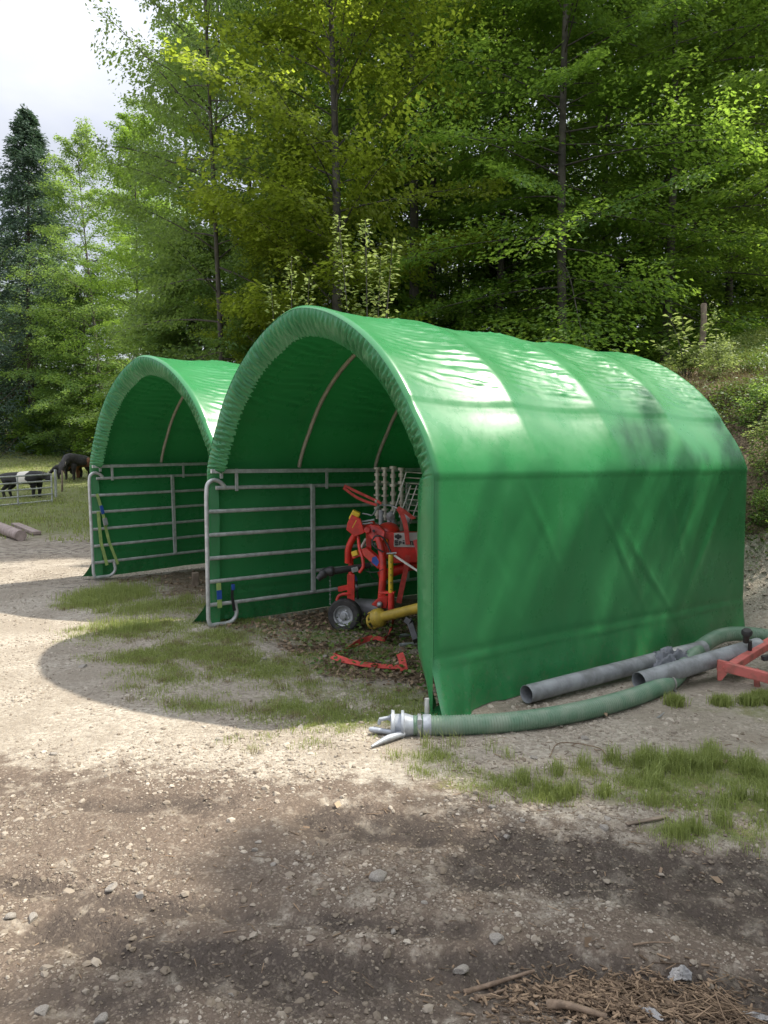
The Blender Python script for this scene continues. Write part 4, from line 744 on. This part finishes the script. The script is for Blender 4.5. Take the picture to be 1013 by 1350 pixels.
for py, lb in ((845, 'upper short grey rod lying on the leaves by the tarpaulin edge'), (858, 'lower short grey rod lying on the leaves by the tarpaulin edge')):
    a = G(527, py, .03); c_ = G(560, py - 4, .03); tag(MB().tube([a, c_], .016, 10).build('metal_rod', 'steel', None, 50), lb, 'rod', 'rods by the tarpaulin edge')
# ------------------------------------------------------------------ HOSES AND PIPES
R_H = .062
hp = [(545, 966, 0), (600, 966, 0), (670, 962, 0), (740, 952, 0), (800, 938, 0), (850, 922, 0), (885, 905, 0), (905, 885, .02), (925, 868, .06), (955, 856, .09), (1000, 853, .07), (1060, 858, .02)]
hpts = spline([Vector((*gp(a, b + 2).xy, R_H - .005 + c)) for a, b, c in hp], 14)
# resample and add ribs
d_ = np.r_[0, np.cumsum([(hpts[i + 1] - hpts[i]).length for i in range(len(hpts) - 1)])]; Ls = np.arange(0, d_[-1], .0045); hx = np.stack([np.interp(Ls, d_, [p_[k] for p_ in hpts]) for k in range(3)], 1)
hose = thing('suction_hose', 'long ribbed green suction hose lying along the foot of the shelter', 'hose', tuple(Vector(hx[0]) - Vector((0, 0, R_H))))
MB().tube([tuple(p_) for p_ in hx], [R_H + .0028 * math.sin(2 * PI * l / .018) for l in Ls], 22).build('ribbed_tube', 'hose', hose, 70)
h0, h1 = Vector(hx[0]), Vector(hx[12]); hd = (h0 - h1).normalized()
MB().lathe([(R_H + .004, -.05), (R_H + .009, -.048), (R_H + .009, -.028), (R_H + .004, -.026)], h0, hd, 28).build('hose_clamp', 'steel', hose, 40)
MB().box(h0 - hd * .038 + Vector((.0, -.055, .035)), (.03, .02, .05)).build('clamp_screw', 'steel', hose, bevel=.004)
b = MB(); b.lathe([(R_H + .006 + .002 * math.sin(k * PI), -.11 + k * .0045) for k in range(12)], h0, hd, 24); b.build('silver_wire_wrap', 'alu', hose, 60)
cp = MB(); cp.lathe([(R_H * .92, -.03), (R_H * 1.0, .01), (.072, .04), (.075, .055), (.092, .06), (.092, .075), (.07, .078), (.068, .115), (.09, .118), (.095, .135), (.088, .14), (.06, .138), (.06, .08)], h0, hd, 30); cpl = cp.build('coupling', 'alu', hose, 40)
b = MB(); b.beam(h0 + hd * .14 + Vector((0, 0, .05)), h0 + hd * .215 + Vector((0, 0, .035)), .03, .02); b.beam(h0 + hd * .13 + Vector((0, 0, .062)), h0 + hd * .15 + Vector((0, 0, .03)), .03, .03); b.beam(h0 + hd * .21 + Vector((0, 0, .035)), h0 + hd * .215 + Vector((0, 0, .005)), .03, .02); b.build('claw', 'alu', cpl, bevel=.006)
lv = MB(); q0 = h0 + hd * .06 + Vector((0, -.07, -.03)); e1_ = on(490, 988, .015); e2_ = on(487, 968, .03); lv.tube(spline([q0, q0.lerp(e1_, .5) + Vector((0, 0, .012)), e1_], 5), [.014, .016, .018, .019, .02, .02, .018, .015, .012, .009, .006], 10); lv.tube(spline([q0, q0.lerp(e2_, .5), e2_], 5), [.016] * 7 + [.018, .02, .019, .012], 10); lv.build('locking_lever', 'alu', cpl, 60)
# grey tie round the hose
k = int(np.argmin(np.hypot(hx[:, 0] - gp(878, 910).x, hx[:, 1] - gp(878, 910).y))); c0 = Vector(hx[k]); tdir = (Vector(hx[k + 4]) - Vector(hx[k - 4])).normalized()
n_ = Vector((0, 0, 1)); c_ = tdir.cross(n_).normalized(); ring = [c0 + (n_ * math.cos(q) + c_ * math.sin(q)) * (R_H + .006) for q in np.linspace(0, 2 * PI, 25)]
b = MB(); b.strip(ring, .022, .004, tuple(tdir)); b.strip(spline([ring[8], ring[8] + Vector((.0, -.03, -.05)), on(868, 947, .006)], 5), .024, .004, tuple(tdir)); tag(b.build('tie_band', mat('grey_webbing', (.30, .30, .28), .8), None, 60), 'grey tie band knotted round the green hose', 'band')
def pipe(label, a, b_, r):
    o = thing('steel_pipe', label, 'pipe', tuple(Vector(a) - Vector((0, 0, r)))); a = Vector(a); b_ = Vector(b_); d = (b_ - a).normalized(); l = (b_ - a).length
    MB().lathe([(r * .93, .9), (r * .93, .005), (r * .95, 0), (r, 0), (r, .01), (r, l * .4), (r, l * .4 + .001), (r, l), (r * .9, l)], a, d, 36).build('pipe_wall', 'galvpipe', o, 50); return o
r1 = .064; pa_ = gp(694, 929); pb_ = gp(905, 878); pipe('lower galvanised pipe lying flat against the foot of the shelter', (pa_.x, pa_.y, r1 + .01), (pb_.x + .2, pb_.y + .15, r1 + .05), r1)
pq = gp(842, 916); qe = at(1000, 852, 5.95); pipe('upper galvanised pipe resting tilted across the green hose', (pq.x, pq.y, .10), (qe.x, qe.y, .20), .068)
# crumpled grey sheet between pipes
def crumple(name, label, cat, c0, sx, sy, hgt, matn, seed, rz=0, n=46, ragged=0.25):
    u, v = np.meshgrid(np.linspace(-1, 1, n), np.linspace(-1, 1, n)); rr = np.hypot(u, v); a = np.arctan2(v, u); lim = 1 - ragged * fbm(np.cos(a) * 2 + 5, np.sin(a) * 2 + seed, seed, 3)
    s_ = np.where(rr > 1e-6, np.minimum(1, lim) / np.maximum(np.abs(u), np.abs(v)).clip(1e-6) * np.maximum(np.abs(u), np.abs(v)), 1)
    x_, y_ = u * s_ * sx, v * s_ * sy; z_ = hgt * (1 - np.abs(2 * fbm(u * 1.7 + seed, v * 1.7, seed, 4) - 1) * 1.6).clip(0, 1) * (1 - .6 * rr.clip(0, 1) ** 2)
    ca, sa = math.cos(rz), math.sin(rz); X_, Y_ = c0[0] + x_ * ca - y_ * sa, c0[1] + x_ * sa + y_ * ca; Z_ = TG(X_, Y_) + .008 + z_
    id_ = np.arange(n * n).reshape(n, n); o = link(name, raw_mesh(name, np.stack([X_, Y_, Z_], -1).reshape(-1, 3), np.stack([id_[:-1, :-1], id_[:-1, 1:], id_[1:, 1:], id_[1:, :-1]], -1).reshape(-1, 4), smooth=True), M[matn])
    m_ = o.modifiers.new('thick', 'SOLIDIFY'); m_.thickness = .004; return tag(o, label, cat)
p = gp(890, 892); crumple('rubber_sheet', 'crumpled grey sheet lying behind the crossing pipes', 'sheet', (p.x, p.y + .12), .30, .2, .20, 'greysheet', 5, .5)
# ------------------------------------------------------------------ rusty red implement at the right
im = thing('farm_implement', 'faded red steel implement frame with black knob at the right edge', 'farm implement', tuple(gp(975, 905)))
Yi = 5.55
b = MB(); b.beam(A(946, 876, Yi), A(1060, 906, Yi - .25), .06, .075); b.build('front_bar', 'rustred', im, bevel=.006)
b = MB(); b.beam(A(963, 880, Yi + .05), A(1030, 838, Yi + .5), .07, .06); b.build('side_bar', 'rustred', im, bevel=.006)
b = MB(); b.plate([A(946, 870, Yi - .04), A(962, 873, Yi - .04), A(960, 886, Yi - .04), A(951, 897, Yi - .04), A(946, 897, Yi - .04)], .016, (0, 1, 0)); b.build('hitch_plate', 'rustred', im, bevel=.003)
MB().tube([A(997, 882, Yi), A(1000, 925, Yi - .1)], .022, 10).build('leg', 'rustred', im, 50)
MB().tube([A(1045, 890, Yi - .2), A(1046, 925, Yi - .2)], .022, 10).build('leg', 'rustred', im, 50)
b = MB(); b.lathe([(.0, .02), (.03, .018), (.042, .0), (.04, -.02), (.024, -.04), (.022, -.10), (0, -.10)], A(985, 833, Yi + .2), (-.15, -.45, 1), 20); b.build('knob', 'rubber', im, 40)
MB().tube([A(989, 845, Yi + .22), A(989, 868, Yi + .25)], .016, 8).build('knob_stem', 'black', im, 50)
b = MB(); b.beam(A(1005, 868, Yi + .1), A(1040, 862, Yi + .1), .04, .04); b.build('rear_link', 'black', im, bevel=.005)
for px, py in ((955, 880), (975, 886), (995, 891)): MB().lathe([(.011, -.003), (.011, .008), (0, .009)], A(px, py, Yi - .05), (0, -1, 0), 6).build('bolt', 'rustred', im)
# ------------------------------------------------------------------ fence post on the bank
p = hit(926, 470, 9); q = at(925, 400, p.y); h_ = q.z - p.z
tag(MB().tube([(p.x, p.y, p.z - .2), (p.x, p.y, p.z + .3 * h_), (p.x + .01, p.y, p.z + .7 * h_), (p.x, p.y, p.z + h_ - .02), (p.x, p.y, p.z + h_)], [.062, .06, .056, .058, .045], 10).build('fence_post', 'wood', None, 45), 'weathered wooden fence post standing on the grassy bank', 'post')
# ------------------------------------------------------------------ far left: gate, cattle, post, log
gt = thing('field_gate', 'galvanised field gate in front of the belted cow', 'gate', tuple(hit(69, 662, 12)))
g0 = gt.location.copy(); gY = g0.y; gl = Vector((at(-60, 640, gY - 3.2).x, gY - 3.2, 0)); gl.z = Tz(gl.x, gl.y); hgt = 1.02 * gY / 27
for k in range(5): z_ = .06 + (hgt - .06) * k / 4; MB().tube([g0 + Vector((0, 0, z_)), gl + Vector((0, 0, z_))], .026, 8).build('rail', 'galv', gt, 60)
for t in (0, .38, .75): q = g0.lerp(gl, t); MB().tube([q, q + Vector((0, 0, hgt))], .03, 8).build('upright', 'galv', gt, 60)
p = hit(74, 655, 12); tag(MB().tube([p, p + Vector((0, 0, .2)), p + Vector((0, 0, 1.0 * p.y / 27))], .05, 8).build('gate_post', 'galv', None, 60), 'grey metal post at the latch end of the field gate', 'post')
p = hit(82, 648, 12); tag(MB().tube([p, p + Vector((.02, 0, .35)), p + Vector((.03, 0, .8 * p.y / 28))], [.04, .038, .03], 7).build('fence_post', 'wood', None, 60), 'thin wooden stake on the meadow beside the gate', 'post')
a, c_ = hit(-40, 688, 8), hit(28, 713, 8); o = MB().tube([a + Vector((0, 0, .13)), a.lerp(c_, .5) + Vector((0, 0, .13)), c_ + Vector((0, 0, .11))], [.15, .14, .12], 14).build('log', 'pinkwood', None, 50); tag(o, 'pinkish log lying at the left edge of the track', 'log')
a, c_ = hit(5, 696, 8), hit(32, 708, 8); tag(MB().beam(a + Vector((.1, .4, .06)), c_ + Vector((.1, .4, .05)), .2, .08).build('plank', 'pinkwood', None, bevel=.01), 'short plank lying against the pinkish log', 'plank')
def cow(label, loc, rz, s, matn, graze=True, turn=0.):
    r = thing('cow', label, 'cow', loc, rz); r.scale = (s, s, s)
    nodes = {'pelvis': (-.55, 0, .97, .27), 'rump': (-.78, 0, .95, .19), 'belly': (-.1, 0, .88, .29), 'chest': (.38, 0, .90, .30), 'shoulder': (.58, 0, 1.0, .24), 'neck': (.80, turn * .1, 1.0, .16), 'poll': (1.02, turn * .25, .98 if not graze else .62, .135), 'face': (1.12, turn * .33, .86 if not graze else .40, .10), 'muzzle': (1.16, turn * .38, .75 if not graze else .25, .082)}
    if graze: nodes['neck'] = (.80, turn * .1, .84, .17)
    for sd, yv in (('l', .19), ('r', -.19)):
        nodes['sh' + sd] = (.45, yv, .72, .15); nodes['kn' + sd] = (.47, yv, .40, .075); nodes['ff' + sd] = (.45, yv, .10, .05); nodes['fh' + sd] = (.48, yv, .02, .06)
        nodes['hp' + sd] = (-.60, yv, .72, .17); nodes['st' + sd] = (-.52, yv, .55, .11); nodes['hk' + sd] = (-.72, yv, .38, .065); nodes['hf' + sd] = (-.66, yv, .10, .048); nodes['hh' + sd] = (-.63, yv, .02, .06)
        nodes['ear' + sd] = (nodes['poll'][0] - .02, nodes['poll'][1] + (.2 if sd == 'l' else -.2), nodes['poll'][2] + .05, .035)
    nodes['tl1'] = (-.97, 0, .95, .04); nodes['tl2'] = (-1.0, 0, .6, .028); nodes['tl3'] = (-.99, 0, .32, .045)
    E_ = [('pelvis', 'rump'), ('pelvis', 'belly'), ('belly', 'chest'), ('chest', 'shoulder'), ('shoulder', 'neck'), ('neck', 'poll'), ('poll', 'face'), ('face', 'muzzle'), ('rump', 'tl1'), ('tl1', 'tl2'), ('tl2', 'tl3')]
    for sd in 'lr': E_ += [('chest', 'sh' + sd), ('sh' + sd, 'kn' + sd), ('kn' + sd, 'ff' + sd), ('ff' + sd, 'fh' + sd), ('pelvis', 'hp' + sd), ('hp' + sd, 'st' + sd), ('st' + sd, 'hk' + sd), ('hk' + sd, 'hf' + sd), ('hf' + sd, 'hh' + sd), ('poll', 'ear' + sd)]
    ks = list(nodes); me_ = bpy.data.meshes.new('body'); me_.from_pydata([nodes[k][:3] for k in ks], [(ks.index(a), ks.index(b)) for a, b in E_], [])
    o = link('body', me_, M[matn], r); o.modifiers.new('skin', 'SKIN'); sv = me_.skin_vertices[0].data
    for i, k in enumerate(ks): sv[i].radius = (nodes[k][3],) * 2; sv[i].use_root = (i == 0)
    m_ = o.modifiers.new('sub', 'SUBSURF'); m_.levels = m_.render_levels = 2
    for sd in (-1, 1):
        q = Vector(nodes['face'][:3]); MB().lathe([(0, .018), (.014, .012), (.018, 0), (.014, -.012), (0, -.018)], q + Vector((-.02, sd * .085, .06)), (0, sd, .2), 10).build('eye', 'rubber', r, 60, world=False)
        q = Vector(nodes['poll'][:3]); MB().tube([q + Vector((-.03, sd * .09, .09)), q + Vector((-.03, sd * .16, .15)), q + Vector((0, sd * .18, .22))], [.022, .016, .004], 8).build('horn', 'hoop', r, 60, world=False)
    return r
p = at(33, 660, gY + 1.3); cw = cow('black cow with a white belt standing behind the field gate', (p.x, p.y, Tz(p.x, p.y) - .03), -.12, 1.05, 'belt', False, -1); cw.scale.z = .86
p = hit(101, 633, 18); cow('black cow grazing head down towards the yard on the slope', p, -1.75, .98, 'blackhide', True)
p = hit(119, 628, 18); cow('brown cow grazing beside the black cow on the slope', (p.x + .1, p.y - .6, Tz(p.x, p.y - .6)), 3.3, .8, 'brownhide', True)
p = hit(86, 632, 18); cow('black calf lowering its head beside the grazing cows', (p.x - .1, p.y + .2, Tz(p.x, p.y)), -2.5, .55, 'blackhide', True)
# ------------------------------------------------------------------ stones, sticks, scraps
def stone_mesh(seed):
    g = np.random.default_rng(seed); V = ICO.copy(); Fc = ICF.copy().tolist(); V = V.tolist()
    for it in range(2):
        nf = []; mp_ = {}
        def mid(a, b):
            k = (min(a, b), max(a, b))
            if k not in mp_: q = np.add(V[a], V[b]) / 2; V.append((q / np.linalg.norm(q)).tolist()); mp_[k] = len(V) - 1
            return mp_[k]
        for a, b, c in Fc: ab, bc, ca = mid(a, b), mid(b, c), mid(c, a); nf += [(a, ab, ca), (b, bc, ab), (c, ca, bc), (ab, bc, ca)]
        Fc = nf
    V = np.array(V); V /= np.linalg.norm(V, axis=1, keepdims=True)
    for k in range(9):
        d = g.normal(size=3); d /= np.linalg.norm(d); h = V @ d; lim = g.uniform(.42, .85); V = V - np.outer(np.maximum(0, h - lim), d)
    V *= np.array([1, .78, .55]); V += (g.random(V.shape) - .5) * .03
    return raw_mesh('stone', V, np.array(Fc))
SM = [stone_mesh(k) for k in range(5)]
for m_ in SM: m_.materials.append(M['stone'])
STN = [(148, 1167, .032, 0), (185, 1178, .026, 1), (335, 1120, .022, 2), (500, 1157, .05, 3, 'largest flat pale stone in the middle of the muddy foreground'), (653, 1238, .033, 4, 'rounded pale stone standing on the dark mud right of centre'), (607, 1274, .033, 1, 'flat pale stone left of the wood chip heap'), (668, 1096, .025, 2), (795, 1092, .03, 3), (800, 1080, .022, 0), (55, 1333, .03, 4), (130, 1345, .032, 2), (42, 1208, .028, 1), (15, 1207, .03, 3), (340, 1110, .018, 0), (360, 1140, .016, 4), (650, 1065, .024, 1), (690, 1080, .02, 2), (350, 870, .04, 3), (397, 960, .035, 0), (430, 867, .045, 1), (290, 975, .028, 4), (70, 995, .03, 2), (110, 880, .045, 0), (520, 1220, .018, 1), (305, 1300, .02, 2), (560, 1190, .016, 3), (770, 975, .035, 4), (705, 1000, .028, 2)]
for it in STN:
    p = on(it[0], it[1]); o = link('stone', SM[it[3]]); o.location = p + Vector((0, 0, it[2] * .08)); o.scale = (it[2],) * 3; o.rotation_euler = (random.uniform(-.3, .3), random.uniform(-.3, .3), random.uniform(0, 6))
    if len(it) > 4: tag(o, it[4], 'stone')
    else: tag(o, 'loose pale limestone lying on the gravel track', 'stone', 'loose stones on the gravel')
# wood chip and straw heap, bottom right
def chips(n, cx, cy, rx, ry, l0, l1, w0, w1, ht):
    x_ = RNG.normal(cx, rx, n); y_ = RNG.normal(cy, ry, n); a_ = RNG.normal(-.35, .75, n); l_ = RNG.uniform(l0, l1, n) * RNG.uniform(.5, 1, n); w_ = RNG.uniform(w0, w1, n); hh = ht * np.exp(-((x_ - cx) / (rx * 1.6)) ** 2 - ((y_ - cy) / (ry * 1.6)) ** 2) * RNG.random(n) ** .6
    z_ = TG(x_, y_) + .004 + hh; D = np.stack([np.cos(a_), np.sin(a_), RNG.normal(0, .16, n)], 1); D /= np.linalg.norm(D, axis=1, keepdims=True); U_ = np.stack([RNG.normal(0, .4, n), RNG.normal(0, .4, n), np.ones(n)], 1); B_ = np.cross(U_, D); B_ /= np.linalg.norm(B_, axis=1, keepdims=True); U_ = np.cross(D, B_)
    P0 = np.stack([x_, y_, z_], 1); V_ = []
    for i_ in (-.5, .5):
        for j_ in (-.5, .5):
            for k_ in (-.5, .5): V_.append(P0 + D * (i_ * l_)[:, None] + B_ * (j_ * w_ * (1 if i_ < 0 else .5))[:, None] + U_ * (k_ * w_ * .4)[:, None])
    V_ = np.stack(V_, 1); fq = np.array([(0, 1, 3, 2), (4, 6, 7, 5), (0, 4, 5, 1), (2, 3, 7, 6), (0, 2, 6, 4), (1, 5, 7, 3)]); return V_.reshape(-1, 3), (fq[None] + 8 * np.arange(n)[:, None, None]).reshape(-1, 4), np.repeat(np.clip(RNG.beta(1.3, 1.6, n), 0, 1), 6)
cc = gp(820, 1318); sets = [chips(3000, cc.x, cc.y, .19, .075, .008, .05, .002, .010, .035), chips(130, cc.x, cc.y + .01, .17, .06, .05, .13, .003, .008, .035), chips(150, gp(945, 1330).x, gp(945, 1330).y, .06, .07, .08, .18, .002, .005, .05), chips(500, .2, 2.9, 1.1, .5, .015, .06, .002, .005, .0), chips(250, 1.1, 4.0, .8, .4, .03, .1, .002, .005, 0)]
V_, F_, T_, n0 = [], [], [], 0
for v, f, t in sets: V_.append(v); F_.append(f + n0); T_.append(t); n0 += len(v)
tag(link('wood_debris', raw_mesh('wood_debris', np.concatenate(V_), np.concatenate(F_), np.concatenate(T_)), M['debris']), kind='stuff')
def stick(label, pts, r): P_ = spline(pts, 5); n_ = len(P_); tag(MB().tube(P_, [r * (1 - .45 * i / (n_ - 1)) * random.uniform(.85, 1.1) for i in range(n_)], 8).build('stick', 'stick', None, 60), label, 'stick')
stick('longest brown stick at the left end of the wood chip heap', [on(612, 1294, .012), on(650, 1287, .014), on(705, 1277, .02)], .010)
stick('short thick stick just below the longest brown stick', [on(628, 1306, .012), on(648, 1299, .012), on(668, 1292, .012)], .010)
stick('pale twisted root at the bottom of the wood chip heap', [on(722, 1333, .02), on(750, 1340, .03), on(800, 1350, .02)], .015)
stick('thin dark twig on the mud above the wood chip heap', [on(835, 1248, .006), on(860, 1244, .01), on(885, 1245, .008)], .004)
a, c_ = on(826, 1090, .01), on(880, 1080, .012); tag(MB().beam(a, c_, .022, .008).build('board', 'wood', None, bevel=.002), 'flat grey slat of wood beside the tall grass', 'board')
b = MB(); b.tube(spline([on(725, 1000, .01), on(735, 988, .03), on(760, 985, .02), on(790, 990, .015), on(800, 998, .008)], 6), .0035, 6); tag(b.build('bent_wire', 'stick', None, 60), 'thin bent twig curling over the gravel below the hose', 'twig')
for lb, px, py, sx, sy, rz, sd in (('frayed white scrap at the top of the wood chip heap', 895, 1278, .055, .022, -.1, 3), ('frayed white scrap lying lowest in the wood chip heap', 850, 1338, .065, .02, -.6, 8), ('frayed white scrap at the bottom right corner', 1000, 1336, .06, .025, -.6, 12)):
    p = gp(px, py); crumple('fibre_scrap', lb, 'scrap', (p.x, p.y), sx, sy, .03, 'fibre', sd, rz, 26, .7)
